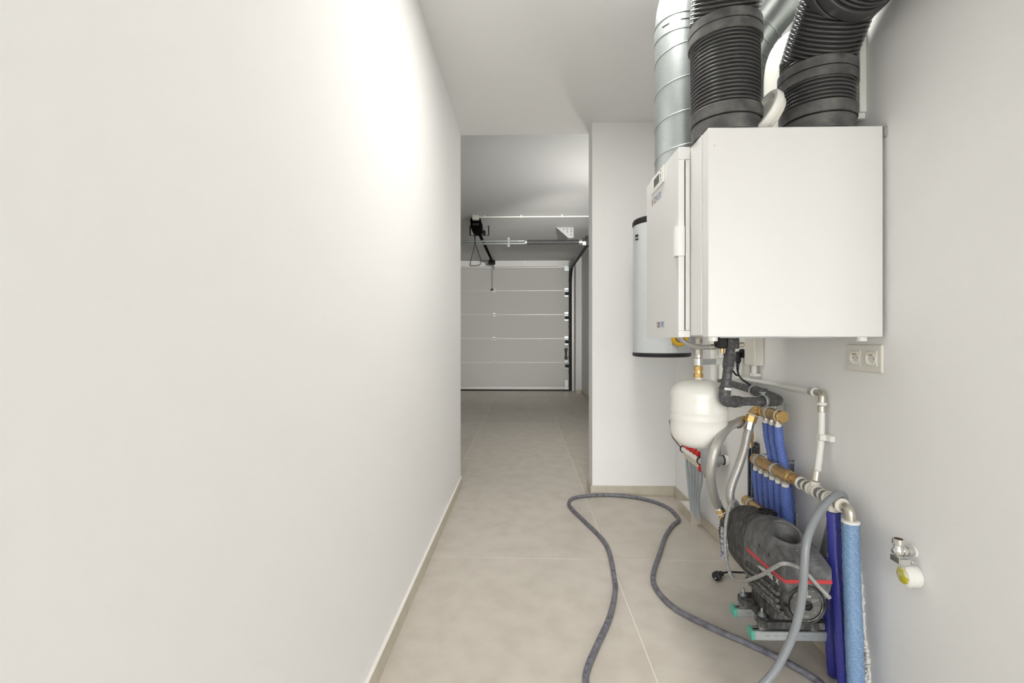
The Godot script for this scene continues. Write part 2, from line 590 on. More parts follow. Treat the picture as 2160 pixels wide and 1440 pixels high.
func room() -> void:
	# floor: grout bed and large square tiles as pieces of their own
	var fl := struct("floor", slab(GXL, BX1 + 0.2, -0.2, -0.0008, -ZB - 0.2, DEND + 0.1), M.grout, "beige tiled floor running from the utility room into the garage", "floor")
	var p := 0.977
	for i in range(-8, 9):
		for j in range(-4, 3):
			var x0 := 0.425 + p * j
			var x1 := x0 + p
			var d0 := 2.40 + 0.976 * i
			var d1 := d0 + 0.976
			var parts := []
			if d1 <= 0.5:
				parts.append([maxf(x0, BX0), minf(x1, BX1), maxf(d0, -ZB), d1])
			elif d1 <= 3.39:
				parts.append([maxf(x0, XL), minf(x1, XR), d0, d1])
				if d0 < DR:
					parts.append([maxf(x0, XR + 0.003), minf(x1, BX1), d0, DR])
			elif d0 < 3.57:
				parts.append([maxf(x0, XL), minf(x1, 0.475), d0, d1])
				parts.append([x0, minf(x1, XL) + 0.0015, 3.57, d1])
				parts.append([maxf(x0, 0.475) - 0.0015, minf(x1, GXR), 3.57, d1])
			else:
				parts.append([maxf(x0, GXL), minf(x1, GXR), d0, minf(d1, DEND)])
			for q in parts:
				if q[1] - q[0] > 0.02 and q[3] - q[2] > 0.02:
					var g := 0.0015
					obj("tile", slab(q[0] + g, q[1] - g, -0.012, 0.0, q[2] + g, q[3] - g, 0.0004), M.tiles[rng.randi() % 3], fl)
	struct("wall_left", slab(XL - 0.2, XL, 0.0, CEIL, DL, 3.57), M.wall, "long plain white wall on the left", "wall")
	struct("wall_right", slab(XR, XR + 0.2, 0.0, CEIL, DR, 3.385), M.wall, "white wall carrying the pipes and the ventilation unit", "wall")
	struct("wall_front", slab(0.475, XR + 0.2, 0.0, GCEIL, 3.385, 3.57), M.wall, "short white wall return beside the garage opening", "wall")
	struct("ceiling", slab(BX0 - 0.2, BX1 + 0.2, CEIL, CEIL + 0.3, -ZB - 0.2, 3.57), M.ceiling, "white ceiling of the utility room", "ceiling")
	# wider part of the room behind the camera with a glazed rear wall
	struct("wall_side_left", slab(BX0 - 0.2, BX0, 0.0, CEIL, -ZB - 0.2, DL + 0.2), M.wall, "left wall of the room behind the camera", "wall")
	struct("wall_side_right", slab(BX1, BX1 + 0.2, 0.0, CEIL, -ZB - 0.2, DR + 0.2), M.wall, "right wall of the room behind the camera", "wall")
	struct("wall_return_left", slab(BX0, XL - 0.2, 0.0, CEIL, DL, DL + 0.2), M.wall, "wall return left of the corridor mouth", "wall")
	struct("wall_return_right", slab(XR + 0.2, BX1, 0.0, CEIL, DR, DR + 0.2), M.wall, "wall return right of the corridor mouth", "wall")
	var wb := mb()
	wb.box(V((BX0 + BX1) / 2, CEIL - 0.06, -ZB - 0.1), Vector3(BX1 - BX0, 0.12, 0.2))
	for x in [BX0 + 0.2, BX1 - 0.2]:
		wb.box(V(x, CEIL / 2 - 0.06, -ZB - 0.1), Vector3(0.4, CEIL - 0.12, 0.2))
	struct("wall_back", wb, M.wall, "rear wall round the glazed doors", "wall")
	var wf := mb()
	var wx0 := BX0 + 0.4
	var wx1 := BX1 - 0.4
	for k in 4:
		wf.box(V(lerpf(wx0 + 0.03, wx1 - 0.03, k / 3.0), 1.25, -ZB - 0.1), Vector3(0.06, 2.5, 0.07), 0.004)
	for y in [0.03, 2.47]:
		wf.box(V((wx0 + wx1) / 2, y, -ZB - 0.1), Vector3(wx1 - wx0 - 0.12, 0.06, 0.07), 0.004)
	var win := struct("window_1", wf, M.white, "glazed outside doors at the rear of the room", "window")
	for k in 3:
		obj("pane", slab(lerpf(wx0 + 0.03, wx1 - 0.03, k / 3.0) + 0.03, lerpf(wx0 + 0.03, wx1 - 0.03, (k + 1) / 3.0) - 0.03, 0.06, 2.44, -ZB - 0.104, -ZB - 0.1), M.glass, win)
	struct("ground", slab(-9, 9, -0.3, -0.05, -ZB - 9, -ZB - 0.2), M.outdoors, "pale paved ground outside", "ground")
	# skirting
	var t := 0.012
	var h := 0.068
	var bl := struct("baseboard_left", slab(XL, XL + t, 0.0, h, DL, 3.566, 0.001), M.plinth, "beige tile skirting along the left wall", "baseboard")
	obj("top_strip", slab(XL, XL + t + 0.0005, h, h + 0.004, DL, 3.566, 0.001), M.top_white, bl)  # pale strip along the top of the skirting
	var bf := struct("baseboard_front", slab(0.462, XR - t, 0.0, h, 3.371, 3.385, 0.001), M.plinth, "beige tile skirting on the short wall return", "baseboard")
	obj("return_piece", slab(0.462, 0.475, 0.0, h, 3.385, 3.575, 0.001), M.plinth, bf)
	var br := struct("baseboard_right", slab(XR - t, XR, 0.0, h, 3.10, 3.385, 0.001), M.plinth, "beige tile skirting along the right wall behind the pump", "baseboard")
	obj("skirting_piece", slab(XR - t, XR, 0.0, h, 1.66, 2.86, 0.001), M.plinth, br)
	obj("top_strip", slab(XR - t, XR, h, h + 0.003, 1.66, 2.86, 0.001), M.top_white, br)
	# boxed step of skirting tiles round the heating pipes
	var bx := thing("skirting_box", "tile clad step on the floor where the grey heating pipes come up", "plinth", V(1.018, 0, 2.98))
	obj("side_tile", slab(0.982, 0.99, 0.0, h + 0.002, 2.862, 3.10, 0.001), M.plinth, bx)
	obj("end_tile", slab(0.9905, 1.054, 0.0, h, 2.861, 2.869, 0.001), M.plinth, bx)
	var fill := mb()
	fill.box(V(1.022, 0.031, 2.985), Vector3(0.062, 0.062, 0.228), 0.003)
	for k in 26:
		fill.box(V(rng.randf_range(0.995, 1.047), 0.062, rng.randf_range(2.88, 3.08)), Vector3(rng.randf_range(0.008, 0.02), rng.randf_range(0.004, 0.014), rng.randf_range(0.008, 0.022)), 0.002, Basis.from_euler(Vector3(rng.randf(), rng.randf() * 3.0, rng.randf())))
	obj("mortar", fill, M.plaster, bx)


func globe(called: String, label: String, at: Vector3, r: float, energy: float, drop := 0.03) -> void:
	var l := thing(called, label, "lamp", at)
	obj("ceiling_rose", cyl(mb(), at, at - Vector3(0, 0.03, 0), 0.05, 0.004), M.white, l)
	var c := at - Vector3(0, drop + r, 0)
	if drop > 0.03:
		obj("stem", cyl(mb(), at - Vector3(0, 0.03, 0), at - Vector3(0, drop + 0.01, 0), 0.006), M.white, l)
	var em := mat(Color(1, 1, 1), 0.4)
	em.emission_enabled = true
	em.emission = Color(1.0, 0.985, 0.96)
	em.emission_energy_multiplier = 1.0
	var pr := []
	for k in 17:
		var a := -PI / 2 + PI * k / 16.0
		pr.append(Vector2(maxf(r * cos(a), 0.0), r * sin(a)))
	obj("glowing_globe", mb().lathe(pr, Transform3D(Basis(), c), 32), em, l)
	var o := OmniLight3D.new()
	o.name = called + "_light"
	o.position = c
	o.light_size = r * 0.8
	o.light_color = Color(1.0, 0.985, 0.96)
	o.light_energy = energy
	o.omni_range = 25.0
	o.omni_attenuation = 2.0
	o.shadow_enabled = true
	add_child(o)


const E_P := 1.95
const E_C := 12.0
const E_G := 0.5


func added_lamps() -> void:
	globe("added_garage_lamp", "added unseen globe lamp on the garage ceiling behind the short wall return", Vector3(0.88, GCEIL, -4.7), 0.10, E_G, 0.75)  # unseen lamp added to brighten the garage ceiling
	# flat panel lamp added above the view to lift the far walls and floor
	var pa := V(0.39, CEIL, 1.74)
	var pl := thing("added_panel_lamp", "added unseen flat white panel lamp on the utility room ceiling beside the ducts", "lamp", pa)
	obj("panel_frame", mb().box(pa - Vector3(0, 0.008, 0), Vector3(0.28, 0.016, 0.62), 0.003), M.white, pl)
	var pe := mat(Color(1, 1, 1), 0.4)
	pe.emission_enabled = true
	pe.emission = Color(1.0, 0.985, 0.96)
	pe.emission_energy_multiplier = 1.0
	obj("glowing_panel", mb().box(pa - Vector3(0, 0.017, 0), Vector3(0.24, 0.003, 0.58), 0.001), pe, pl)
	var ar := AreaLight3D.new()
	ar.name = "added_panel_light"
	ar.area_size = Vector2(0.24, 0.58)
	ar.position = pa - Vector3(0, 0.022, 0)
	ar.rotation.x = -PI / 2
	ar.light_color = Color(1.0, 0.985, 0.96)
	ar.light_energy = E_P
	ar.area_range = 25.0
	ar.area_attenuation = 2.0
	ar.shadow_enabled = true
	add_child(ar)
	# added lamp, hidden behind the wall return, brightens the garage door
	var at := V(0.86, 2.1, 3.72)
	var aim := (V(-0.25, 1.75, 10.1) - at).normalized()
	var fl := thing("added_floodlight", "added unseen small white spot lamp on the garage side of the short wall return", "lamp", at)
	var bs := Basis.looking_at(aim)
	obj("housing", mb().box(at - aim * 0.03, Vector3(0.16, 0.12, 0.05), 0.008, bs), M.white, fl)
	obj("bracket", slab(0.84, 0.88, 2.07, 2.13, 3.57, 3.69, 0.003), M.white, fl)
	var em := mat(Color(1, 1, 1), 0.3)
	em.emission_enabled = true
	em.emission = Color(1.0, 0.985, 0.96)
	em.emission_energy_multiplier = 1.0
	obj("glowing_panel", mb().box(at - aim * 0.003, Vector3(0.14, 0.10, 0.004), 0.001, bs), em, fl)
	var sp := SpotLight3D.new()
	sp.name = "added_floodlight_light"
	sp.position = at + aim * 0.02
	sp.basis = bs
	sp.spot_angle = 26.0
	sp.spot_angle_attenuation = 0.9
	sp.spot_range = 25.0
	sp.spot_attenuation = 2.0
	sp.light_size = 0.06
	sp.light_color = Color(1.0, 0.985, 0.96)
	sp.light_energy = E_C
	sp.shadow_enabled = true
	add_child(sp)


func garage() -> void:
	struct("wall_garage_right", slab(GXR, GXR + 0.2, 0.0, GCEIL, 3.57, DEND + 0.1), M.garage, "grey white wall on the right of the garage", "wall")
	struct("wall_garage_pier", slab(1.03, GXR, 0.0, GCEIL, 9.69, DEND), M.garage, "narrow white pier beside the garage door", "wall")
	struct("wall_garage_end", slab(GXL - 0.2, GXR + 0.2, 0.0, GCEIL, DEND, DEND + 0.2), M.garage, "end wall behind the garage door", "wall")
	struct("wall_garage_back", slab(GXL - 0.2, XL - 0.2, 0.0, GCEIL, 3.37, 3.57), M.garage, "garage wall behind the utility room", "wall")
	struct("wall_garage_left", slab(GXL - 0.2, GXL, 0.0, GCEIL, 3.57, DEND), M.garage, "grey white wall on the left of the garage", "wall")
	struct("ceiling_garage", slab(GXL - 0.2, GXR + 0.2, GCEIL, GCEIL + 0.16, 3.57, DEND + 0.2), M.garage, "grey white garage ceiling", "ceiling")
	var b := struct("baseboard_garage", slab(GXR - 0.012, GXR, 0, 0.068, 3.57, 9.69), M.plinth, "beige skirting in the garage corner", "baseboard")
	obj("skirting_piece", slab(1.03, GXR - 0.012, 0, 0.068, 9.678, 9.69), M.plinth, b)
	# sectional door
	var X0 := -1.62
	var X1 := 0.925
	var dr := thing("garage_door", "grey white sectional garage door with horizontal panels at the far end", "garage door", V(-0.35, 0, 10.12))
	var ys := [0.09, 0.595, 1.10, 1.605, 2.11, 2.585]
	for k in 5:
		obj("panel", slab(X0, X1, ys[k] + 0.006, ys[k + 1] - 0.006, 10.10, 10.14, 0.004), M.door, dr)
		if k > 0:
			obj("joint_bead", slab(X0, X1, ys[k] - 0.012, ys[k] + 0.012, 10.09, 10.13, 0.006), M.alu, dr)
	obj("bottom_rail", slab(X0, X1, 0.03, 0.095, 10.085, 10.13, 0.004), M.alu, dr)
	obj("top_rail", slab(X0, X1, 2.58, 2.612, 10.085, 10.13, 0.004), M.alu, dr)
	obj("rubber_seal", slab(X0, X1, 0.001, 0.032, 10.08, 10.14, 0.006), M.black, dr)
	for k in range(1, 6):
		var hm := mb()
		var y: float = ys[k]
		hm.box(V(-0.65, y, 10.082), Vector3(0.065, 0.075, 0.006), 0.002)
		cyl(hm, V(-0.678, y, 10.075), V(-0.622, y, 10.075), 0.012)
		hm.box(V(-0.65, y - 0.03, 10.072), Vector3(0.04, 0.012, 0.02), 0.002)
		obj("centre_hinge", hm, M.galv_dull, dr)
		if k < 5:
			var sm := mb()
			sm.box(V(0.872, y + 0.012, 10.08), Vector3(0.085, 0.08, 0.012), 0.003)
			cyl(sm, V(0.83, y, 10.07), V(0.92, y, 10.07), 0.014)
			sm.box(V(0.875, y - 0.115, 10.08), Vector3(0.08, 0.03, 0.012), 0.003)
			obj("side_hinge", sm, M.galv, dr)
			obj("roller", cyl(mb(), V(0.845, y - 0.065, 10.07), V(0.93, y - 0.065, 10.07), 0.028, 0.004), M.black, dr)
	var tb := mb()
	tb.box(V(0.875, 2.565, 10.07), Vector3(0.10, 0.10, 0.03), 0.004)
	tb.box(V(0.80, 2.62, 10.07), Vector3(0.2, 0.02, 0.03), 0.003)
	obj("corner_bracket", tb, M.galv, dr)
	var bb := mb()
	bb.box(V(0.875, 0.16, 10.08), Vector3(0.08, 0.15, 0.012), 0.003)
	bb.box(V(0.875, 0.06, 10.075), Vector3(0.08, 0.05, 0.03), 0.003)
	obj("corner_bracket", bb, M.galv_dull, dr)
	var hd := mb()
	cyl(hd, V(0.865, 0.72, 10.07), V(0.865, 0.86, 10.07), 0.017)
	cyl(hd, V(0.865, 0.87, 10.095), V(0.865, 0.87, 10.055), 0.035, 0.006)
	cyl(hd, V(0.865, 0.70, 10.095), V(0.865, 0.70, 10.055), 0.035, 0.006)
	obj("handle", hd, M.black, dr)
	var hp := thing("door_header", "pale metal strip closing the gap above the garage door", "header panel", V(-0.35, 2.62, 10.17))
	obj("header_panel", slab(X0, 0.915, 2.625, 2.755, 10.15, 10.19, 0.003), M.header, hp)
	for x in [-1.15, 0.0]:
		obj("joint_strip", slab(x, x + 0.012, 2.63, 2.75, 10.143, 10.152, 0.001), M.galv_dull, hp)
	# track
	var tr := thing("door_track", "dark steel door track curving from the garage door up to the ceiling", "door track", V(0.955, 0, 10.06))
	for s in [[0.94, 2], [0.972, 2]]:
		obj("rail", mb().tube(fillet([V(s[0], 0.02, 10.04), V(s[0], 2.56, 10.04), V(s[0], 2.53, 7.3)], 0.4), 0.014, 10), M.dark, tr)
	obj("jamb", slab(0.985, 1.028, 0.0, 2.6, 10.05, 10.19, 0.003), M.alu, tr)
	for k in 7:
		obj("bolt", cyl(mb(), V(0.925, 0.4 + 0.32 * k, 10.05), V(0.925, 0.4 + 0.32 * k, 10.03), 0.012), M.black, tr)
	# torsion shaft
	var sh := thing("torsion_shaft", "galvanised twin shaft with a dark coiled spring under the garage ceiling", "spring shaft", V(-0.3, 2.55, 7.3))
	obj("shaft", cyl(mb(), V(-1.6, 2.588, 7.3), V(0.03, 2.588, 7.3), 0.017), M.galv, sh)
	obj("shaft", cyl(mb(), V(-1.6, 2.548, 7.3), V(0.93, 2.548, 7.3), 0.015), M.galv, sh)
	var coil := mb()
	var cp := PackedVector3Array()
	for k in 600:
		var a := TAU * k / 10.0
		cp.append(V(0.02 + 0.80 * k / 600.0, 2.566 + 0.03 * sin(a), 7.3 + 0.03 * cos(a)))
	coil.tube(cp, 0.0078, 6)
	obj("spring", coil, M.spring, sh)
	var end := mb()
	end.box(V(0.97, 2.58, 7.3), Vector3(0.09, 0.15, 0.10), 0.004)
	obj("end_bracket", end, M.dark, sh)
	var plug := mb()
	cyl(plug, V(0.82, 2.566, 7.3), V(0.87, 2.566, 7.3), 0.045)
	plug.box(V(0.90, 2.54, 7.27), Vector3(0.06, 0.06, 0.03), 0.003)
	obj("cone", plug, M.galv_dull, sh)
	var c2 := mb()
	cyl(c2, V(0.0, 2.566, 7.3), V(0.03, 2.566, 7.3), 0.042)
	obj("cone", c2, M.galv_dull, sh)
	var br := mb()
	br.box(V(-0.245, 2.568, 7.275), Vector3(0.03, 0.15, 0.006), 0.002)
	br.box(V(-0.245, 2.612, 7.268), Vector3(0.045, 0.04, 0.008), 0.003)
	br.box(V(-0.245, 2.525, 7.268), Vector3(0.045, 0.04, 0.008), 0.003)
	obj("hanger", br, M.galv, sh)
	# opener
	var op := thing("door_opener", "black garage door opener motor with a long drive rail under the ceiling", "door opener", V(-0.65, 2.58, 6.55))
	var mo := mb()
	var poly := PackedVector2Array([Vector2(-0.055, -0.085), Vector2(0.05, -0.085), Vector2(0.066, -0.05), Vector2(0.066, 0.06), Vector2(0.055, 0.085), Vector2(-0.07, 0.085), Vector2(-0.078, 0.05), Vector2(-0.07, -0.04)])
	mo.prism(poly, 0.30, Transform3D(Basis(), V(-0.665, 2.655, 6.8)))
	obj("motor", mo, M.matte_black, op)
	obj("lens", slab(-0.71, -0.62, 2.64, 2.67, 6.495, 6.5, 0.001), M.dark, op)
	obj("rail", mb().box(V(-0.66, 2.645, 8.3), Vector3(0.035, 0.04, 3.3), 0.004, Basis(Vector3.RIGHT, 0.018)), M.matte_black, op)
	obj("rail_end", slab(-0.745, -0.61, 2.62, 2.72, 9.78, 9.92, 0.02), M.black, op)
	obj("arm", cyl(mb(), V(-0.655, 2.66, 9.9), V(-0.64, 2.56, 10.07), 0.012), M.galv_dull, op)
	obj("release_cord", cyl(mb(), V(-0.672, 2.60, 9.95), V(-0.672, 2.13, 9.95), 0.004, 0.001, 8), M.dark, op)
	obj("cord_knob", cyl(mb(), V(-0.70, 2.125, 9.95), V(-0.65, 2.125, 9.95), 0.014, 0.004, 12), M.black, op)
	obj("limit_switch", slab(-0.605, -0.565, 2.585, 2.66, 6.85, 6.92, 0.01), M.black, op)
	var st := mb()
	for x in [-0.80, -0.53]:
		st.box(V(x, 2.68, 7.0), Vector3(0.02, 0.15, 0.004))
	st.box(V(-0.665, 2.61, 7.0), Vector3(0.28, 0.006, 0.02))
	obj("strap", st, M.dark, op)
	obj("cable_loop", mb().tube(smooth([V(-0.70, 2.575, 6.62), V(-0.69, 2.45, 6.6), V(-0.655, 2.33, 6.6), V(-0.61, 2.2, 6.6), V(-0.615, 2.13, 6.6), V(-0.66, 2.11, 6.6), V(-0.74, 2.11, 6.6), V(-0.755, 2.14, 6.6), V(-0.70, 2.36, 6.6), V(-0.685, 2.5, 6.62), V(-0.67, 2.575, 6.64)], 6), 0.005, 8), M.black, op)
	var jb := thing("junction_box", "small white junction box on the garage ceiling above the opener", "junction box", V(-0.66, GCEIL, 6.42))
	obj("box_body", slab(-0.705, -0.617, 2.70, GCEIL, 6.40, 6.48, 0.004), M.white, jb)
	obj("box_lid", slab(-0.70, -0.622, 2.705, 2.757, 6.394, 6.40, 0.002), M.white, jb)
	var cd := thing("cable_conduit", "thin white cable conduit running along the garage ceiling", "conduit", V(0.2, GCEIL, 6.45))
	obj("conduit_pipe", cyl(mb(), V(-0.62, 2.738, 6.44), V(1.14, 2.738, 6.44), 0.010), M.white, cd)
	for x in [-0.55, -0.06, 0.49]:
		obj("clip", slab(x, x + 0.018, 2.724, GCEIL, 6.428, 6.452, 0.002), M.white, cd)
	# perforated bracket
	var pb := thing("perforated_bracket", "white triangular bracket with punched slots hanging from the garage ceiling", "bracket", V(0.66, GCEIL, 7.15))
	obj("plate", mb().prism(PackedVector2Array([Vector2(0.485, 2.755), Vector2(0.725, 2.755), Vector2(0.725, 2.60), Vector2(0.66, 2.595)]), 0.006, Transform3D(Basis(), V(0, 0, 7.15))), M.bracket, pb)
	obj("flange", mb().prism(PackedVector2Array([Vector2(0.485, 2.755), Vector2(0.66, 2.595), Vector2(0.645, 2.595), Vector2(0.465, 2.755)]), 0.03, Transform3D(Basis(), V(0, 0, 7.16))), M.bracket, pb)
	var slots := [[0.58, 2.725, 1], [0.63, 2.727, 0], [0.69, 2.725, 1], [0.63, 2.69, 1], [0.69, 2.69, 0], [0.69, 2.645, 1]]
	for s in slots:
		var w := Vector3(0.008, 0.024, 0.002) if s[2] else Vector3(0.026, 0.008, 0.002)
		obj("slot", mb().box(V(s[0], s[1], 7.1435), w), M.dark, pb)


func ventilation_unit() -> void:
	var u := thing("ventilation_unit", "large white wall-hung heat recovery ventilation unit with a display and door", "ventilation unit", V(0.80, 1.104, 1.70))
	var T := 1.721
	var B := 1.106
	# near side panel with a folded edge, then the casing behind it
	obj("side_panel", slab(0.540, 1.045, B - 0.001, T, 1.425, 1.4702, 0.002), M.unit, u)
	obj("casing", slab(0.537, 1.05, B + 0.003, T - 0.001, 1.472, 1.99, 0.003), M.unit, u)
	# front cover: a plate with a rounded far edge
	var pl := PackedVector2Array()   # x, -d
	pl.append_array(PackedVector2Array([Vector2(0.520, -1.575), Vector2(0.500, -1.575), Vector2(0.498, -1.577)]))
	for k in 9:
		var a := PI / 2 * k / 8
		pl.append(Vector2(0.498 + 0.04 * (1.0 - cos(a)), -1.965 - 0.04 * sin(a)))
	pl.append(Vector2(0.5365, -2.005))
	pl.append(Vector2(0.5365, -1.63))
	pl.append(Vector2(0.520, -1.63))
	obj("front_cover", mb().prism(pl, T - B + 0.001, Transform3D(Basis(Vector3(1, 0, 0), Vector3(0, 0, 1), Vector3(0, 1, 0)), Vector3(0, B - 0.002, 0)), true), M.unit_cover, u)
	# return of the cover at its near edge with a slit behind the lip
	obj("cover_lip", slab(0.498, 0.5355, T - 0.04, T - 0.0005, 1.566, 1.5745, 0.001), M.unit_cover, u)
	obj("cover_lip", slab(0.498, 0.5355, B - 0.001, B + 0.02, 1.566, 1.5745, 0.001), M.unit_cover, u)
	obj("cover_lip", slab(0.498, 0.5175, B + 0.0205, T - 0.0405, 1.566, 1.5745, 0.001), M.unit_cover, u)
	obj("slit", slab(0.518, 0.5355, B + 0.021, T - 0.041, 1.5745, 1.578), M.dark, u)
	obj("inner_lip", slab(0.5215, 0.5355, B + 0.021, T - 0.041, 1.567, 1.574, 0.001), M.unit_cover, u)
	# handle: a scooped grip at the near edge
	var hp := PackedVector2Array([Vector2(0.4895, -1.561), Vector2(0.486, -1.566), Vector2(0.486, -1.59), Vector2(0.4975, -1.60), Vector2(0.4975, -1.566), Vector2(0.516, -1.566), Vector2(0.516, -1.559), Vector2(0.50, -1.5575)])
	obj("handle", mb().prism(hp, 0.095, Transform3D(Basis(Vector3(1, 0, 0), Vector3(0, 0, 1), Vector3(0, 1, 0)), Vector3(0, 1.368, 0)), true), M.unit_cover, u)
	# display
	var cp := obj("control_panel", slab(0.4935, 0.498, 1.660, 1.7205, 1.722, 1.89, 0.0015), M.white, u)
	org[cp] = org[u]
	obj("screen", slab(0.4925, 0.4937, 1.676, 1.706, 1.775, 1.845, 0.0004), M.screen, cp)
	obj("screen_edge", slab(0.4905, 0.494, 1.674, 1.708, 1.846, 1.852, 0.001), M.white, cp)
	for y in [1.712, 1.697, 1.691, 1.680]:
		obj("button", mb().box(V(0.493, y, 1.757), Vector3(0.0014, 0.004, 0.006), 0.0004), M.dark if y != 1.680 else M.greyplastic, cp)
	var side := Basis(Vector3.UP, -PI / 2)
	var gx := ["R", "-", "CO", "V", "ER", "Y"]
	var gm := [mat(Color(0.58, 0.40, 0.40)), mat(Color(0.55, 0.45, 0.44)), mat(Color(0.36, 0.36, 0.36)), mat(Color(0.42, 0.43, 0.47)), mat(Color(0.52, 0.53, 0.68)), mat(Color(0.68, 0.71, 0.78))]
	var gd := [1.884, 1.872, 1.844, 1.815, 1.785, 1.757]
	var gw := [0.012, 0.005, 0.034, 0.014, 0.030, 0.014]
	for k in 6:
		lettering("lettering", gx[k], 0.024, V(0.4978, 1.6285, gd[k]), side, gm[k], u, false, "Droid Sans", gw[k])
	var hx := ["O", "XR", "P", "R", "O"]
	var hm := [gm[0], gm[2], gm[4], gm[4], gm[4]]
	var hd := [1.812, 1.791, 1.762, 1.748, 1.733]
	var hw := [0.014, 0.022, 0.011, 0.011, 0.013]
	for k in 5:
		lettering("lettering", hx[k], 0.022, V(0.4978, 1.151, hd[k]), side, hm[k], u, false, "Droid Sans", hw[k])
	for p in [[0.563, 1.45], [1.00, 1.45]]:
		obj("foot", cyl(mb(), V(p[0], B - 0.014, p[1]), V(p[0], B + 0.001, p[1]), 0.014, 0.002), M.white, u)
	obj("screw", cyl(mb(), V(0.558, 1.668, 1.4225), V(0.558, 1.668, 1.4255), 0.0024, 0.0005, 12), M.galv_dull, u)
	obj("wall_bracket", mb().box(V(1.0505, 1.704, 1.43), Vector3(0.008, 0.030, 0.02), 0.002), M.greyplastic, u)
	obj("drip_edge", slab(0.575, 0.91, B - 0.004, B - 0.001, 1.4245, 1.43), M.greyplastic, u)


func rib_duct(m: MB, a: Vector3, b: Vector3, r: float, pitch: float, bands: Array, p0 := Plane(), p1 := Plane(), over := 0.14, rh := 0.0085) -> void:
	# bands: [from, to, swell] along the length, smooth cuffs between the ribs
	var t := (b - a).normalized()
	var e := t.cross(Vector3.RIGHT if absf(t.x) < 0.7 else Vector3.UP).normalized()
	var e2 := t.cross(e)
	var L := a.distance_to(b)
	var s := -over if p0.normal != Vector3.ZERO else 0.0
	var s1 := L + (over if p1.normal != Vector3.ZERO else 0.0)
	var prof := []
	while s <= s1:
		var band = null
		for q in bands:
			if s >= q[0] and s < q[1]:
				band = q
		if band != null:
			var w: float = band[1] - band[0]
			var sw: float = band[2]
			prof.append_array([Vector2(r - rh, band[0]), Vector2(r + sw * 0.3, band[0] + 0.0015), Vector2(r + sw, band[0] + 0.004), Vector2(r + sw, band[1] - 0.004), Vector2(r + sw * 0.3, band[1] - 0.0015), Vector2(r - rh, band[1])])
			s = band[1] + 0.0005
		else:
			for q in [[0.0, 0.0], [0.24, 0.02], [0.30, 0.62], [0.40, 0.90], [0.62, 1.0], [0.84, 0.90], [0.94, 0.62]]:
				prof.append(Vector2(r - rh + rh * q[1], s + pitch * q[0]))
			s += pitch
	var R := []
	var N := []
	for i in prof.size():
		var d: Vector2 = prof[mini(i + 1, prof.size() - 1)] - prof[maxi(i - 1, 0)]
		var nn := Vector2(d.y, -d.x).normalized()
		var rr := PackedVector3Array()
		var nr := PackedVector3Array()
		for j in 57:
			var an := TAU * j / 56.0
			var dir := e * cos(an) + e2 * sin(an)
			var p: Vector3 = a + t * prof[i].y + dir * prof[i].x
			for pl in [p0, p1]:
				if pl.normal != Vector3.ZERO and pl.distance_to(p) > 0.0:
					p -= t * (pl.distance_to(p) / t.dot(pl.normal))
			rr.append(p)
			nr.append((dir * nn.x + t * nn.y).normalized())
		R.append(rr)
		N.append(nr)
	m.rings(R, N)


func mitre(a: Vector3, j: Vector3, b: Vector3) -> Array:   # the planes that close a-j and open j-b
	var n := ((j - a).normalized() + (b - j).normalized()).normalized()
	return [Plane(n, j), Plane(-n, j)]


func metal_duct(label: String, x: float, d: float, r: float, y1: float, lean: Vector3, arc: float) -> void:
	var y0 := 1.7225
	var o := thing("metal_duct", label, "duct", V(x, y0, d), "galvanised ducts above the ventilation unit")
	var st := mb()
	cyl(st, V(x, y0, d), V(x, y1, d), r, 0.001, 48)
	obj("straight_pipe", st, M.galv, o)
	# spiral seam
	var sp := PackedVector3Array()
	var turns := (y1 - y0 - 0.03) / 0.125
	var steps := int(turns * 40)
	for k in steps + 1:
		var a := TAU * k / 40.0 + 2.0
		sp.append(V(x + (r + 0.0005) * sin(a), y0 + 0.01 + 0.125 * k / 40.0, d - (r + 0.0005) * cos(a)))
	obj("spiral_seam", mb().tube(sp, 0.0018, 6), M.galv, o)
	# elbow of a few gores
	var e := mb()
	var pts := PackedVector3Array()
	var R := 0.24
	var n := 4
	var dir := lean.normalized()
	for k in n * 8 + 1:
		var a := PI * arc * k / (n * 8)
		pts.append(V(x, y1, d) + Vector3(0, R * sin(a), 0) + dir * R * (1.0 - cos(a)))
	var last := pts[pts.size() - 1]
	var td := (last - pts[pts.size() - 2]).normalized()
	pts.append(last + td * 0.10)
	e.tube(pts, r - 0.001, 48)
	obj("elbow", e, M.galv, o)
	for k in [0, 11, 22, 32]:
		var q := pts[k]
		var t := (pts[k + 1] - pts[maxi(k - 1, 0)]).normalized()
		obj("seam_ring", ring(mb(), q, t, r + 0.003, 0.006, 0.006, 48), M.galv, o)
	obj("collar_band", ring(mb(), V(x, y1 - 0.035, d), Vector3.UP, r + 0.0025, 0.005, 0.05, 48), M.galv, o)
	for a in [-0.9, -0.2]:
		obj("crimp", mb().box(V(x, y1 - 0.028, d) + Vector3(sin(a) * (r + 0.003), 0, cos(a) * (r + 0.003)), Vector3(0.03, 0.002, 0.002), 0.0, Basis(Vector3.UP, a)), M.dark, o)


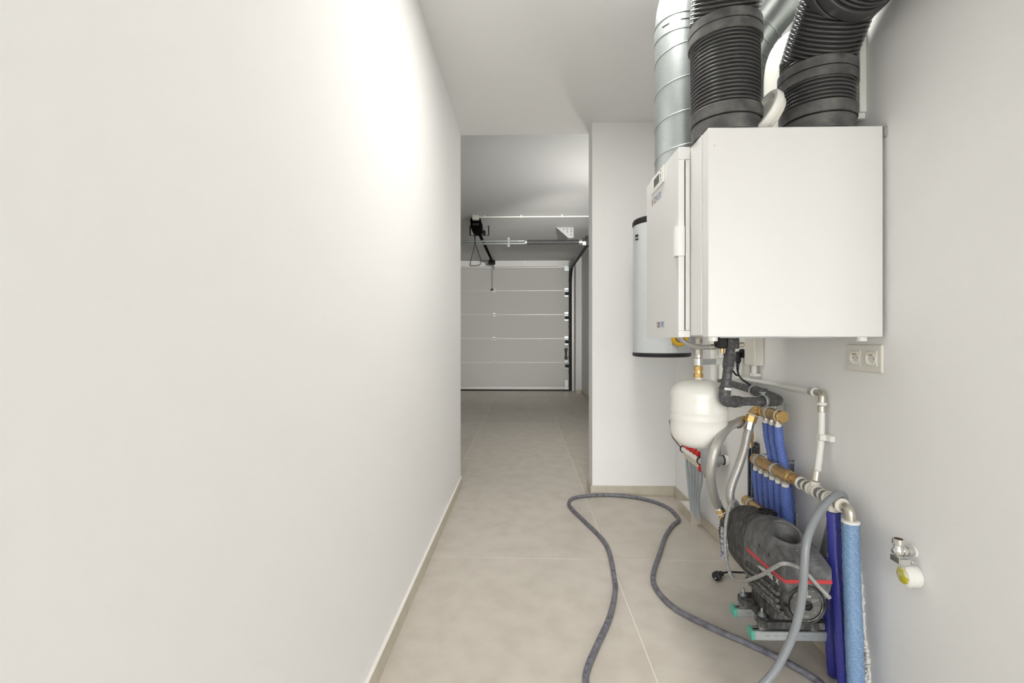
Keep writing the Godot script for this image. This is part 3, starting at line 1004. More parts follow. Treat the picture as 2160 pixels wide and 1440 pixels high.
func ducts() -> void:
	metal_duct("tall galvanised spiral duct left of the black ducts on the unit", 0.607, 1.87, 0.100, 2.30, Vector3(0.75, 0, -0.65), 0.46)
	metal_duct("galvanised duct mostly hidden between the two black ribbed ducts", 0.818, 1.87, 0.098, 2.105, Vector3(0.7, 0, 0.7), 0.27)
	# white plastic elbow behind the right black duct
	var w := thing("white_elbow_duct", "cream white plastic elbow duct behind the right black ribbed duct", "duct", V(0.924, 1.7225, 1.72))
	obj("elbow_pipe", mb().tube(fillet([V(0.924, 1.7225, 1.72), V(0.924, 2.125, 1.72), V(1.054, 2.125, 1.72)], 0.115, 14), 0.070, 40), M.elbow_white, w)
	obj("flange", ring(mb(), V(0.924, 1.735, 1.72), Vector3.UP, 0.076, 0.01, 0.022, 40), M.elbow_white, w)
	# left black duct
	var r := 0.103
	var a := V(0.634, 1.7225, 1.53)
	var j := V(0.630, 2.100, 1.53)
	var b := j + V(-0.056, 0.525, -0.30)
	var pl := mitre(a, j, b)
	var lo := thing("black_ribbed_duct", "left black ribbed duct rising straight from the unit beside the galvanised pipe", "duct", a, "black ribbed ducts above the ventilation unit")
	var m := mb()
	rib_duct(m, a, j, r, 0.0118, [[0.0, 0.047, -0.003], [0.0475, 0.085, 0.003], [0.2955, 0.3265, 0.006], [0.327, 0.357, 0.006]], Plane(), pl[0])
	obj("lower_section", m, M.rib, lo)
	m = mb()
	rib_duct(m, j, b, r, 0.0118, [], pl[1], Plane(), 0.12)
	obj("upper_section", m, M.rib, lo)
	for s in [[0.0475, 0.085, 0.0035], [0.2955, 0.3265, 0.0065], [0.327, 0.357, 0.0065]]:
		obj("cuff", ring(mb(), a + (j - a).normalized() * (s[0] + s[1]) / 2, j - a, r + s[2], 0.01, s[1] - s[0] - 0.002, 56), M.cuff, lo)
	obj("spigot", cyl(mb(), a, a + (j - a).normalized() * 0.046, r - 0.002, 0.001, 56), M.cuff, lo)
	# right black duct: two cut joints towards the room
	a = V(0.918, 1.7225, 1.53)
	j = V(0.917, 1.968, 1.53)
	var k := V(0.912, 2.088, 1.412)
	var e := V(0.935, 2.125, 1.02)
	var up := V(0.935, CEIL, 0.86)
	var q1 := mitre(a, j, k)
	var q2 := mitre(j, k, e)
	var q3 := mitre(k, e, up)
	var ro := thing("black_ribbed_duct", "right black ribbed duct bent twice over towards the room below the ceiling", "duct", a, "black ribbed ducts above the ventilation unit")
	m = mb()
	rib_duct(m, a, j, r, 0.0118, [[0.0, 0.047, -0.003], [0.0475, 0.085, 0.003], [0.152, 0.182, 0.006], [0.1825, 0.214, 0.006]], Plane(), q1[0])
	obj("lower_section", m, M.rib, ro)
	m = mb()
	rib_duct(m, j, k, r, 0.0118, [], q1[1], q2[0])
	obj("middle_section", m, M.rib, ro)
	m = mb()
	rib_duct(m, k, e, r, 0.0135, [[0.0, 0.036, 0.006], [0.037, 0.073, 0.006]], q2[1], q3[0])
	obj("top_section", m, M.rib, ro)
	m = mb()
	rib_duct(m, e, up, r, 0.0135, [], q3[1], Plane())
	obj("riser_section", m, M.rib, ro)
	for s in [[a, j, 0.0475, 0.085, 0.0035], [a, j, 0.152, 0.182, 0.0065], [a, j, 0.1825, 0.214, 0.0065]]:
		var t: Vector3 = (s[1] - s[0]).normalized()
		obj("cuff", ring(mb(), s[0] + t * (s[2] + s[3]) / 2, t, r + s[4], 0.01, s[3] - s[2] - 0.002, 56), M.cuff, ro)
	obj("spigot", cyl(mb(), a, a + (j - a).normalized() * 0.046, r - 0.002, 0.001, 56), M.cuff, ro)
	# white lid leaning between the ducts
	var c := V(0.736, 1.783, 1.476)
	var lid := thing("air_valve", "round white plastic air valve leaning on the unit between the black ducts", "air valve", c)
	var x := along(c, Vector3(-0.90, 0.40, 0.14))
	obj("lid_rim", mb().lathe([Vector2(0.054, -0.004), Vector2(0.064, -0.004), Vector2(0.067, 0.0), Vector2(0.067, 0.016), Vector2(0.064, 0.020), Vector2(0.054, 0.020), Vector2(0.044, 0.008), Vector2(0.0, 0.006)], x, 48), M.white, lid)
	obj("lid_back", mb().lathe([Vector2(0, -0.02), Vector2(0.053, -0.02), Vector2(0.057, -0.015), Vector2(0.057, -0.003)], x, 48), M.ivory, lid)
	# hatch in the wall
	var f := thing("wall_hatch", "white framed hatch in the wall behind the right black duct", "hatch", V(XR, 1.794, 1.72))
	obj("frame_edge", slab(XR - 0.020, XR, 1.80, 2.45, 1.507, 1.524, 0.002), M.white, f)
	obj("frame_edge", slab(XR - 0.030, XR, 1.782, 1.800, 1.512, 1.93, 0.002), M.white, f)
	obj("frame_edge", slab(XR - 0.012, XR, 2.43, 2.45, 1.528, 1.93, 0.002), M.white, f)
	obj("hatch_door", slab(XR - 0.005, XR, 1.817, 2.427, 1.545, 1.92, 0.001), M.white, f)
	obj("door_edge", slab(XR - 0.009, XR, 1.817, 2.427, 1.531, 1.540, 0.001), M.white, f)


func tank_and_vessel() -> void:
	var c := V(0.834, 0.99, 2.95)
	var t := thing("water_heater", "pale grey cylindrical water heater with black rims behind the ventilation unit", "water heater", c)
	var X := Transform3D(Basis(), c)
	var R := 0.172
	obj("shell", mb().lathe([Vector2(R - 0.004, 0.022), Vector2(R - 0.004, 0.80)], X, 64), M.tank, t)
	obj("bottom_rim", mb().lathe([Vector2(0, 0.002), Vector2(R - 0.02, 0.0), Vector2(R - 0.004, 0.004), Vector2(R, 0.012), Vector2(R, 0.022), Vector2(R - 0.004, 0.026)], X, 64), M.dark, t)
	obj("top_rim", mb().lathe([Vector2(R - 0.004, 0.795), Vector2(R, 0.80), Vector2(R, 0.822), Vector2(R - 0.006, 0.832), Vector2(R - 0.03, 0.838), Vector2(0, 0.842)], X, 64), M.dark, t)
	var bd := mb()
	bd.box(V(0.834 - 0.163, 1.708, 2.95 - 0.058), Vector3(0.026, 0.032, 0.004), 0.001, Basis(Vector3.UP, -1.22))
	var bo := obj("badge", bd, M.black, t)
	org[bo] = org[t]
	for k in 3:
		obj("badge_print", mb().box(V(0.834 - 0.1665 + 0.004 * k, 1.703, 2.95 - 0.056 - 0.011 * k), Vector3(0.007, 0.008, 0.0015), 0.0, Basis(Vector3.UP, -1.22)), M.print, bo)
	obj("label_seam", mb().box(V(0.844, 1.055, 2.95 - R + 0.0035), Vector3(0.004, 0.07, 0.002)), M.white, t)
	var yc := V(0.888, 1.104, 2.95 - R - 0.004)
	obj("dial_ring", ring(mb(), yc, Vector3(0, 0, 1), 0.048, 0.022, 0.02, 40), M.yellow, t)
	obj("dial_hub", cyl(mb(), yc + Vector3(0, 0, -0.015), yc + Vector3(0, 0, 0.012), 0.02, 0.003), M.nickel, t)
	obj("mount", slab(0.95, XR - 0.001, 1.2, 1.7, 2.93, 2.97, 0.003), M.dark, t)
	# expansion vessel
	var vx := 0.689
	var ex := thing("expansion_vessel", "round bellied glossy white expansion vessel hanging below the ventilation unit", "expansion vessel", V(vx, 0.69, 1.92))
	var body := mb()
	var pr := []
	var R2 := 0.1073
	for k in 15:
		var a := PI / 2 * k / 14.0
		pr.append(Vector2(R2 * pow(maxf(sin(a), 0.0), 0.8), 0.753 - 0.085 * pow(maxf(cos(a), 0.0), 0.8)))
	for q in [[0.0, 0.783], [0.0016, 0.785], [0.0022, 0.789], [0.0016, 0.793], [0.0004, 0.795], [0.0004, 0.812], [0.0014, 0.814], [0.0014, 0.818], [0.0, 0.821]]:
		pr.append(Vector2(R2 + q[0], q[1]))
	for k in 15:
		var a := PI / 2 * k / 14.0
		pr.append(Vector2(R2 * pow(maxf(cos(a), 0.0), 0.8), 0.870 + 0.070 * pow(maxf(sin(a), 0.0), 0.8)))
	body.lathe(pr, Transform3D(Basis(), V(vx, 0, 1.92)), 64)
	obj("vessel_body", body, M.vessel, ex)
	var nz := mb()
	cyl(nz, V(vx, 0.936, 1.92), V(vx, 0.946, 1.92), 0.015)
	obj("neck", nz, M.white, ex)
	# connection from the unit down to the vessel
	var cn := thing("vessel_connection", "brass and nickel pipe connection between the unit and the white vessel", "pipe fitting", V(vx, 0.946, 1.92))
	var q := mb()
	hexnut(q, V(vx, 0.946, 1.92), V(vx, 0.962, 1.92), 0.0185)
	obj("brass_nut", q, M.brass_bright, cn)
	obj("brass_neck", cyl(mb(), V(vx, 0.962, 1.92), V(vx, 0.975, 1.92), 0.0145), M.brass_bright, cn)
	q = mb()
	hexnut(q, V(vx, 0.975, 1.92), V(vx, 0.990, 1.92), 0.0175)
	obj("brass_nut", q, M.brass_bright, cn)
	obj("clamp_body", cyl(mb(), V(vx, 0.992, 1.92), V(vx, 1.024, 1.92), 0.0175, 0.003), M.chrome, cn)
	obj("union_neck", cyl(mb(), V(vx, 1.024, 1.92), V(vx, 1.038, 1.92), 0.0150), M.nickel, cn)
	q = mb()
	hexnut(q, V(vx, 1.038, 1.92), V(vx, 1.055, 1.92), 0.0155)
	obj("union", q, M.nickel, cn)
	obj("pipe_piece", cyl(mb(), V(vx, 1.055, 1.92), V(vx, 1.106, 1.92), 0.012), M.ivory, cn)
	q = mb()
	hexnut(q, V(vx, 1.082, 1.92), V(vx, 1.098, 1.92), 0.0155)
	obj("union", q, M.nickel, cn)
	obj("support_strip", mb().box(V(0.738, 1.007, 1.950), Vector3(0.085, 0.023, 0.005), 0.001, Basis(Vector3.UP, 0.446)), M.galv_dull, cn)
	obj("strip_end", mb().box(V(0.795, 1.007, 1.978), Vector3(0.042, 0.026, 0.012), 0.002, Basis(Vector3.UP, 0.446)), M.white, cn)
	# braided hose under the unit
	var bh := thing("braided_hose", "short braided steel hose curving under the unit to the black drain block", "hose", V(0.68, 1.06, 1.85))
	obj("hose", mb().tube(smooth([V(0.560, 1.112, 1.75), V(0.577, 1.090, 1.752), V(0.61, 1.074, 1.758), V(0.65, 1.069, 1.768), V(0.682, 1.069, 1.777)], 8), 0.0085, 16), M.braid, bh)
	obj("ferrule", cyl(mb(), V(0.674, 1.069, 1.775), V(0.693, 1.070, 1.779), 0.0105, 0.002), M.nickel, bh)
	var hn := mb()
	hexnut(hn, V(0.693, 1.070, 1.779), V(0.7015, 1.070, 1.78), 0.0120)
	obj("nut", hn, M.chrome, bh)


func sleeve(m: MB, a: Vector3, b: Vector3, r: float) -> void:   # push-fit socket with lips and fine ribs
	var h := a.distance_to(b)
	var pr := [Vector2(r - 0.006, 0), Vector2(r + 0.001, 0), Vector2(r + 0.003, 0.003), Vector2(r + 0.003, 0.009), Vector2(r, 0.011)]
	var k := 0
	while 0.016 + 0.007 * k < h - 0.008:
		var s := 0.014 + 0.007 * k
		pr.append_array([Vector2(r, s), Vector2(r + 0.0016, s + 0.001), Vector2(r + 0.0016, s + 0.004), Vector2(r, s + 0.005)])
		k += 1
	pr.append_array([Vector2(r, h - 0.003), Vector2(r - 0.003, h), Vector2(r - 0.006, h)])
	m.lathe(pr, along(a, b - a), 32)


func clamp_ring(o: Node3D, c: Vector3, dir: Vector3, r: float, away: Vector3) -> void:
	obj("pipe_clamp", ring(mb(), c, dir, r + 0.004, 0.004, 0.012, 36), M.galv, o)
	var m := mb()
	m.box(c + away * (r + 0.008), Vector3(0.012, 0.012, 0.012), 0.002)
	cyl(m, c + away * (r + 0.006) + Vector3(0.012, 0.006, 0), c + away * (r + 0.006) - Vector3(0.012, -0.006, 0), 0.003, 0.0005, 10)
	obj("clamp_screw", m, M.galv, o)


func drain() -> void:
	var o := thing("drain_pipe", "dusty black plastic drain pipe dropping from the unit and turning along the wall", "drain pipe", V(0.85, 0.86, 1.85))
	obj("drain_block", slab(0.738, 0.780, 1.063, 1.1045, 1.76, 1.805, 0.003), M.drain, o)
	obj("drain_block", slab(0.702, 0.736, 1.064, 1.1045, 1.758, 1.80, 0.003), M.black, o)
	var r := 0.0165
	var p1 := V(0.756, 1.066, 1.78)
	var p2 := V(0.731, 0.868, 1.78)
	var p3 := V(0.985, 0.857, 1.898)
	var hd := (p3 - p2).normalized()
	var dd := (p2 - p1).normalized()
	obj("down_pipe", mb().tube(fillet([p1, p2, p3 - hd * 0.03], 0.045, 10), r, 28), M.drain, o)
	for q in [[p1 + dd * 0.022, p1 + dd * 0.078, r + 0.0025], [p1 + dd * 0.145, p1 + dd * 0.168, r + 0.003], [p2 + hd * 0.046, p2 + hd * 0.086, r + 0.003]]:
		var sl := mb()
		sleeve(sl, q[0], q[1], q[2])
		obj("pipe_socket", sl, M.drain, o)
	obj("elbow", mb().tube(fillet([p1 + dd * 0.138, p2, p2 + hd * 0.050], 0.05, 10), r + 0.0035, 28), M.drain, o)
	# U turn at the wall and run back along it
	var ut := fillet([p3 - hd * 0.062, p3 + hd * 0.018, V(1.010, 0.862, 1.99), V(1.012, 0.872, 2.12)], 0.04, 10)
	obj("bend", mb().tube(ut, r + 0.0035, 28), M.drain, o)
	obj("back_pipe", cyl(mb(), V(1.012, 0.870, 2.10), V(1.018, 0.882, 2.52), r, 0.001, 28), M.drain, o)
	for q in [[p3 - hd * 0.080, p3 - hd * 0.030], [V(1.0118, 0.868, 2.05), V(1.0125, 0.871, 2.13)]]:
		var s2 := mb()
		sleeve(s2, q[0], q[1], r + 0.003)
		obj("pipe_socket", s2, M.drain, o)
	clamp_ring(o, p3 - hd * 0.078, hd, r + 0.004, Vector3.UP)
	clamp_ring(o, V(1.0125, 0.871, 2.14), V(0, 0.03, 1), r + 0.004, Vector3.UP)
	obj("type_label", mb().box(p1 + dd * 0.150 + Vector3(0.0, 0, r + 0.006), Vector3(0.026, 0.009, 0.003), 0.001, Basis(Vector3.BACK, -0.1)), M.print, o)
	obj("brass_stub", cyl(mb(), V(0.722, 1.048, 1.775), V(0.722, 1.065, 1.775), 0.007), M.brass_bright, o)
	obj("side_union", cyl(mb(), V(0.779, 1.077, 1.785), V(0.806, 1.078, 1.785), 0.0095, 0.002), M.nickel, o)
	obj("stay", cyl(mb(), V(1.0, 0.832, 1.94), V(1.0, 0.815, 1.94), 0.003, 0.0005, 10), M.galv_dull, o)


func wrapped(m: MB, pts: PackedVector3Array, r: float, seed_ := 1) -> void:   # insulation sleeve, slightly uneven
	var g := RandomNumberGenerator.new()
	g.seed = seed_
	var rr := PackedFloat32Array()
	for i in pts.size():
		rr.append(r * (1.0 + g.randf_range(-0.035, 0.035)))
	m.tube(pts, rr, 24)


func blue_pipe(label: String, group: String, pts: Array, r: float, m: StandardMaterial3D, stub := true, seed_ := 1) -> void:
	var o := thing("insulated_pipe", label, "pipe", pts[pts.size() - 1], group)
	var s := mb()
	var fine := []
	for i in pts.size() - 1:
		for k in 7:
			fine.append(pts[i].lerp(pts[i + 1], k / 7.0))
	fine.append(pts[pts.size() - 1])
	wrapped(s, smooth(fine, 2), r, seed_)
	obj("insulation", s, m, o)
	if stub:
		var up: Vector3 = (pts[0] - pts[1]).normalized()
		obj("pipe_end", cyl(mb(), pts[0] - up * 0.004, pts[0] + up * 0.012, r * 0.72), M.white, o)
		var q := mb()
		hexnut(q, pts[0] + up * 0.008, pts[0] + up * 0.022, r * 0.62)
		obj("connector", q, M.nickel, o)


func manifold_bar(o: Node3D, x: float, y: float, d0: float, d1: float, r: float) -> void:
	var prof := PackedVector2Array()
	for k in 8:   # octagonal bar with rounded flanks
		var a := TAU * (k + 0.5) / 8
		prof.append(Vector2(cos(a - 0.09), sin(a - 0.09)) * r)
		prof.append(Vector2(cos(a + 0.09), sin(a + 0.09)) * r)
	obj("bar", mb().prism(prof, d1 - d0, Transform3D(Basis(), V(x, y, d1))), M.brass, o)


func wall_clip(o: Node3D, x: float, y: float, d: float, r: float) -> void:
	obj("clip_band", ring(mb(), V(x, y, d), Vector3(0, 0, 1), r + 0.003, 0.003, 0.012, 32), M.galv_dull, o)
	obj("clip_arm", mb().box(V((x + XR) / 2 + 0.012, y + r + 0.004, d), Vector3(XR - x - 0.01, 0.004, 0.016), 0.001), M.galv_dull, o)
	obj("clip_foot", mb().box(V(XR - 0.004, y + 0.012, d), Vector3(0.006, 0.05, 0.02), 0.001), M.galv_dull, o)


func manifolds() -> void:
	# top brass manifold
	var a := thing("brass_manifold", "top brass manifold with three blue pipes hanging below the black drain", "manifold", V(0.985, 0.80, 1.94), "brass manifolds on the wall")
	manifold_bar(a, 0.985, 0.801, 1.875, 2.0, 0.022)
	obj("end_cap", cyl(mb(), V(0.985, 0.801, 1.852), V(0.985, 0.801, 1.876), 0.0235, 0.003, 32), M.brass_bright, a)
	obj("cap_ring", ring(mb(), V(0.985, 0.801, 1.878), Vector3(0, 0, 1), 0.0245, 0.003, 0.005), M.white, a)
	obj("elbow", mb().tube(smooth([V(0.985, 0.801, 1.995), V(0.983, 0.802, 2.02), V(0.975, 0.800, 2.034), V(0.963, 0.789, 2.036), V(0.953, 0.775, 2.032)], 5), 0.021, 24), M.brass, a)
	obj("elbow_lip", ring(mb(), V(0.985, 0.801, 2.0), Vector3(0, 0, 1), 0.0245, 0.004, 0.012), M.brass, a)
	var q := mb()
	hexnut(q, V(0.952, 0.778, 2.03), V(0.943, 0.752, 2.03), 0.0225)
	obj("nut", q, M.brass_bright, a)
	obj("washer", ring(mb(), V(0.9535, 0.781, 2.03), Vector3(-0.33, -0.94, 0), 0.0225, 0.005, 0.004), M.white, a)
	wall_clip(a, 0.985, 0.801, 1.955, 0.023)
	# middle manifold
	var b := thing("brass_manifold", "long middle brass manifold above the six blue pipes", "manifold", V(0.98, 0.588, 1.9), "brass manifolds on the wall")
	manifold_bar(b, 0.982, 0.588, 1.805, 2.06, 0.0235)
	obj("end_cap", cyl(mb(), V(0.982, 0.588, 2.058), V(0.982, 0.588, 2.075), 0.022, 0.004), M.brass_bright, b)
	obj("end_cap", cyl(mb(), V(0.982, 0.588, 1.788), V(0.982, 0.588, 1.806), 0.022, 0.003), M.brass_bright, b)
	wall_clip(b, 0.982, 0.588, 2.035, 0.024)
	wall_clip(b, 0.982, 0.588, 1.90, 0.024)
	# lower manifold
	var c := thing("brass_manifold", "lowest brass manifold half hidden behind the black pump", "manifold", V(0.98, 0.387, 2.0), "brass manifolds on the wall")
	manifold_bar(c, 0.978, 0.387, 1.86, 2.13, 0.023)
	obj("end_cap", cyl(mb(), V(0.978, 0.387, 2.128), V(0.978, 0.387, 2.147), 0.022, 0.004), M.brass_bright, c)
	wall_clip(c, 0.978, 0.387, 2.085, 0.024)
	wall_clip(c, 0.978, 0.387, 1.89, 0.024)
	# blue pipes
	var far := ["farthest", "middle", "nearest"]
	var ds := [1.978, 1.934, 1.890]
	for k in 3:
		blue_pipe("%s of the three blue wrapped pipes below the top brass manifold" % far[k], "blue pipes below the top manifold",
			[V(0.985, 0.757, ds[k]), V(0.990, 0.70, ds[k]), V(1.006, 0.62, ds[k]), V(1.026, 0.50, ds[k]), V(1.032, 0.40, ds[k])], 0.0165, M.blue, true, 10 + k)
	var od := ["first", "second", "third", "fourth", "fifth", "sixth"]
	var d6 := [2.052, 2.008, 1.963, 1.918, 1.873, 1.828]
	for k in 6:
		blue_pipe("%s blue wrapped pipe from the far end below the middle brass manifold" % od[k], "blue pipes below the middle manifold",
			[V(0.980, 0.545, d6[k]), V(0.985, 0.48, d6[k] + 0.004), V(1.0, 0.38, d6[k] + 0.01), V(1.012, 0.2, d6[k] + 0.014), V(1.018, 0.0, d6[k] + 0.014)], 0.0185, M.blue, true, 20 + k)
	# grey threaded fittings leading on from the middle manifold
	var f := thing("fitting_chain", "row of grey threaded pipe fittings running on from the middle brass manifold", "pipe fittings", V(0.984, 0.586, 1.62))
	var A := V(0.982, 0.588, 1.787)
	var Bp := V(0.988, 0.580, 1.487)
	var at := func(t: float) -> Vector3: return A.lerp(Bp, t)
	q = mb()
	hexnut(q, at.call(0.0), at.call(0.06), 0.021, 8)
	cyl(q, at.call(0.06), at.call(0.12), 0.016)
	hexnut(q, at.call(0.12), at.call(0.17), 0.021, 8)
	obj("brass_union", q, M.brass, f)
	var parts := [[0.17, 0.21, 0.0225, 1], [0.21, 0.27, 0.0185, 0], [0.27, 0.30, 0.020, 1], [0.30, 0.365, 0.0185, 0], [0.365, 0.40, 0.0225, 1], [0.40, 0.47, 0.019, 1], [0.47, 0.51, 0.0225, 1], [0.51, 0.57, 0.0185, 0], [0.57, 0.60, 0.020, 1], [0.60, 0.66, 0.0185, 0], [0.66, 0.70, 0.0225, 1], [0.70, 0.80, 0.0195, 1], [0.80, 0.83, 0.020, 1], [0.83, 0.88, 0.0185, 0], [0.88, 0.915, 0.0225, 1]]
	for s in parts:
		obj("fitting_ring" if s[3] else "threaded_sleeve", cyl(mb(), at.call(s[0]), at.call(s[1] - 0.004), s[2], 0.0025, 28), M.ivory if s[3] else M.fitting, f)
	obj("elbow", mb().tube(fillet([at.call(0.91), at.call(1.02), at.call(1.02) + V(0, -0.035, 0)], 0.022), 0.0145, 24), M.nickel, f)
	obj("tee_neck", cyl(mb(), at.call(0.435), at.call(0.435) + V(0.004, 0.03, 0), 0.014), M.ivory, f)
	obj("tee_neck", cyl(mb(), at.call(0.765), at.call(0.765) + V(0, -0.034, 0), 0.0155), M.ivory, f)
	# thick pipes at the near end
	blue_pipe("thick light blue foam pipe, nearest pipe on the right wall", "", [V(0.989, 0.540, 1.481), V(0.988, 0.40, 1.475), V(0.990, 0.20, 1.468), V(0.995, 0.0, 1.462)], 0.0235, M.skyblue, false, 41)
	blue_pipe("dark blue wrapped pipe directly beside the thick light blue pipe", "", [V(0.986, 0.545, 1.558), V(0.986, 0.42, 1.548), V(0.988, 0.21, 1.524), V(0.990, 0.0, 1.505)], 0.0195, M.navy, false, 42)
	blue_pipe("short dark blue wrapped pipe behind the steel rails under the pump", "", [V(1.018, 0.36, 1.635), V(1.012, 0.25, 1.622), V(1.010, 0.15, 1.610), V(1.012, 0.0, 1.590)], 0.0205, M.navy, false, 43)
	var col := thing("white_collar", "white plastic collar ring on top of the light blue pipe", "collar", V(0.989, 0.54, 1.481))
	obj("collar_ring", cyl(mb(), V(0.989, 0.539, 1.481), V(0.989, 0.549, 1.481), 0.0245, 0.003), M.white, col)
	# mounting channel with bolts
	var ch := thing("mounting_channel", "upright dusty steel mounting channel on the wall beside the blue pipes", "mounting channel", V(1.035, 0.28, 2.2))
	var cm := mb()
	cm.box(V(1.050, 0.42, 2.20), Vector3(0.004, 0.42, 0.042), 0.001)
	for s in [-0.02, 0.02]:
		cm.box(V(1.037, 0.42, 2.20 + s), Vector3(0.028, 0.42, 0.003), 0.001)
		cm.box(V(1.023, 0.42, 2.20 + s * 0.72), Vector3(0.003, 0.42, 0.012), 0.001)
	obj("channel", cm, M.drain, ch)
	var film := mb()
	film.box(V(1.020, 0.42, 2.185), Vector3(0.002, 0.38, 0.006))
	film.box(V(1.020, 0.40, 2.217), Vector3(0.002, 0.34, 0.005))
	obj("blue_film", film, mat(Color(0.42, 0.50, 0.62), 0.4), ch)
	var bo := mb()
	cyl(bo, V(1.02, 0.625, 2.195), V(0.985, 0.625, 2.13), 0.0045, 0.001, 12)
	hexnut(bo, V(1.012, 0.625, 2.18), V(1.008, 0.625, 2.172), 0.012)
	cyl(bo, V(0.996, 0.625, 2.15), V(0.994, 0.625, 2.146), 0.010, 0.001, 16)
	bo.box(V(1.02, 0.625, 2.2), Vector3(0.03, 0.03, 0.04), 0.003)
	obj("bolt", bo, M.galv, ch)
	# brass elbow of the far flexible hose
	var be := thing("brass_elbow", "brass pipe elbow joining the left braided hose behind the right one", "pipe fitting", V(0.94, 0.72, 2.06))
	obj("elbow", mb().tube(fillet([V(0.908, 0.749, 2.058), V(0.948, 0.757, 2.075), V(0.951, 0.70, 2.065)], 0.02), 0.0165, 24), M.brass, be)
	q = mb()
	hexnut(q, V(0.951, 0.707, 2.06), V(0.953, 0.672, 2.06), 0.0185)
	obj("nut", q, M.brass_bright, be)
	obj("tail", cyl(mb(), V(0.953, 0.672, 2.06), V(0.956, 0.645, 2.06), 0.014), M.brass, be)


func wall_pipes() -> void:
	# white water pipe
	var p := thing("white_water_pipe", "thin white water pipe along the wall, dropping down to the grey fittings", "pipe", V(1.03, 0.76, 1.7))
	var r := 0.0095
	obj("long_run", cyl(mb(), V(1.035, 0.910, 2.36), V(1.035, 0.909, 1.745), r, 0.001, 20), M.white, p)
	var el := mb()
	el.tube(fillet([V(1.035, 0.909, 1.735), V(1.034, 0.909, 1.692), V(1.032, 0.875, 1.692)], 0.02), 0.0115, 20)
	obj("elbow", el, M.nickel, p)
	var c := mb()
	cyl(c, V(1.035, 0.909, 1.765), V(1.035, 0.909, 1.742), 0.0135, 0.002)
	obj("coupling", c, M.galv_dull, p)
	obj("white_ring", cyl(mb(), V(1.035, 0.909, 1.742), V(1.035, 0.909, 1.732), 0.0155, 0.003), M.white, p)
	obj("white_ring", cyl(mb(), V(1.032, 0.880, 1.692), V(1.032, 0.868, 1.692), 0.0155, 0.003), M.white, p)
	obj("coupling", cyl(mb(), V(1.032, 0.868, 1.692), V(1.0315, 0.845, 1.692), 0.0125, 0.002), M.nickel, p)
	obj("drop_pipe", mb().tube(smooth([V(1.0315, 0.85, 1.692), V(1.030, 0.76, 1.692), V(1.022, 0.70, 1.688), V(1.003, 0.65, 1.668), V(0.996, 0.622, 1.659)], 6), 0.0105, 20), M.white, p)
	obj("coupling", cyl(mb(), V(0.998, 0.648, 1.664), V(0.989, 0.614, 1.657), 0.0130, 0.002), M.nickel, p)
	obj("clip", mb().box(V(1.036, 0.758, 1.690), Vector3(0.036, 0.022, 0.028), 0.003), M.white, p)
	obj("clip_block", mb().box(V(1.045, 0.758, 1.665), Vector3(0.018, 0.020, 0.026), 0.002), M.white, p)
	# chrome angle valve
	var y := 0.528
	var vd := 1.325
	var vx := 1.012
	var w := thing("angle_valve", "chrome angle valve on the right wall with a square handle", "valve", V(vx, y, vd))
	var X := Transform3D(Basis(), V(vx, y, vd))
	obj("valve_body", mb().lathe([Vector2(0.0, -0.018), Vector2(0.008, -0.018), Vector2(0.010, -0.014), Vector2(0.0135, -0.006), Vector2(0.0135, 0.003), Vector2(0.0105, 0.007), Vector2(0.011, 0.015), Vector2(0.0145, 0.017), Vector2(0.0145, 0.030), Vector2(0.0105, 0.030), Vector2(0.0105, 0.018), Vector2(0, 0.018)], X, 32), M.chrome, w)
	obj("outlet", cyl(mb(), V(vx, y + 0.018, vd), V(vx, y + 0.0265, vd), 0.010), mat(Color(0.34, 0.25, 0.18), 0.8), w)
	obj("inlet", cyl(mb(), V(vx, y - 0.003, vd), V(1.052, y - 0.003, vd), 0.009), M.chrome, w)
	obj("inlet_ring", ring(mb(), V(1.026, y - 0.003, vd), Vector3.RIGHT, 0.0125, 0.005, 0.009), M.chrome, w)
	var nk := mb()
	hexnut(nk, V(1.033, y - 0.003, vd), V(1.043, y - 0.003, vd), 0.0135)
	obj("inlet_nut", nk, M.chrome, w)
	obj("rosette", cyl(mb(), V(1.049, y - 0.003, vd), V(1.0548, y - 0.003, vd), 0.016, 0.003), M.white, w)
	obj("boss", cyl(mb(), V(vx, y - 0.003, vd), V(vx - 0.016, y - 0.003, vd), 0.0075, 0.002), M.chrome, w)
	var hb := mb()
	hb.box(V(vx - 0.010, y - 0.024, vd - 0.002), Vector3(0.004, 0.016, 0.032), 0.001)
	hb.box(V(vx + 0.005, y - 0.026, vd - 0.018), Vector3(0.028, 0.016, 0.004), 0.001)
	hb.box(V(vx + 0.003, y - 0.019, vd), Vector3(0.022, 0.007, 0.024), 0.002)
	obj("square_handle", hb, M.chrome, w)
	obj("knob", cyl(mb(), V(vx + 0.022, y - 0.028, vd - 0.014), V(vx + 0.033, y - 0.028, vd - 0.014), 0.006, 0.002), M.chrome, w)
	# white wall sleeve with a yellow cap
	var cc := V(1.022, 0.463, 1.316)
	var s := thing("wall_sleeve", "round white wall sleeve with a worn yellow cap below the valve", "sleeve", cc)
	obj("sleeve", cyl(mb(), V(1.016, 0.463, 1.316), V(1.0548, 0.463, 1.316), 0.029, 0.006, 40), M.white, s)
	obj("yellow_cap", mb().lathe([Vector2(0.022, 0), Vector2(0.020, 0.002), Vector2(0, 0.003)], along(V(1.0165, 0.463, 1.316), Vector3.LEFT), 32), mat(Color(1, 1, 1), 0.6, 0, noise_tex(0.012, 71, [Color(0.76, 0.72, 0.20), Color(0.80, 0.75, 0.22), Color(0.88, 0.87, 0.82)], [0.0, 0.58, 0.64], 256), 14.0), s)
	# raw plaster beside the light blue pipe
	var pm := mb()
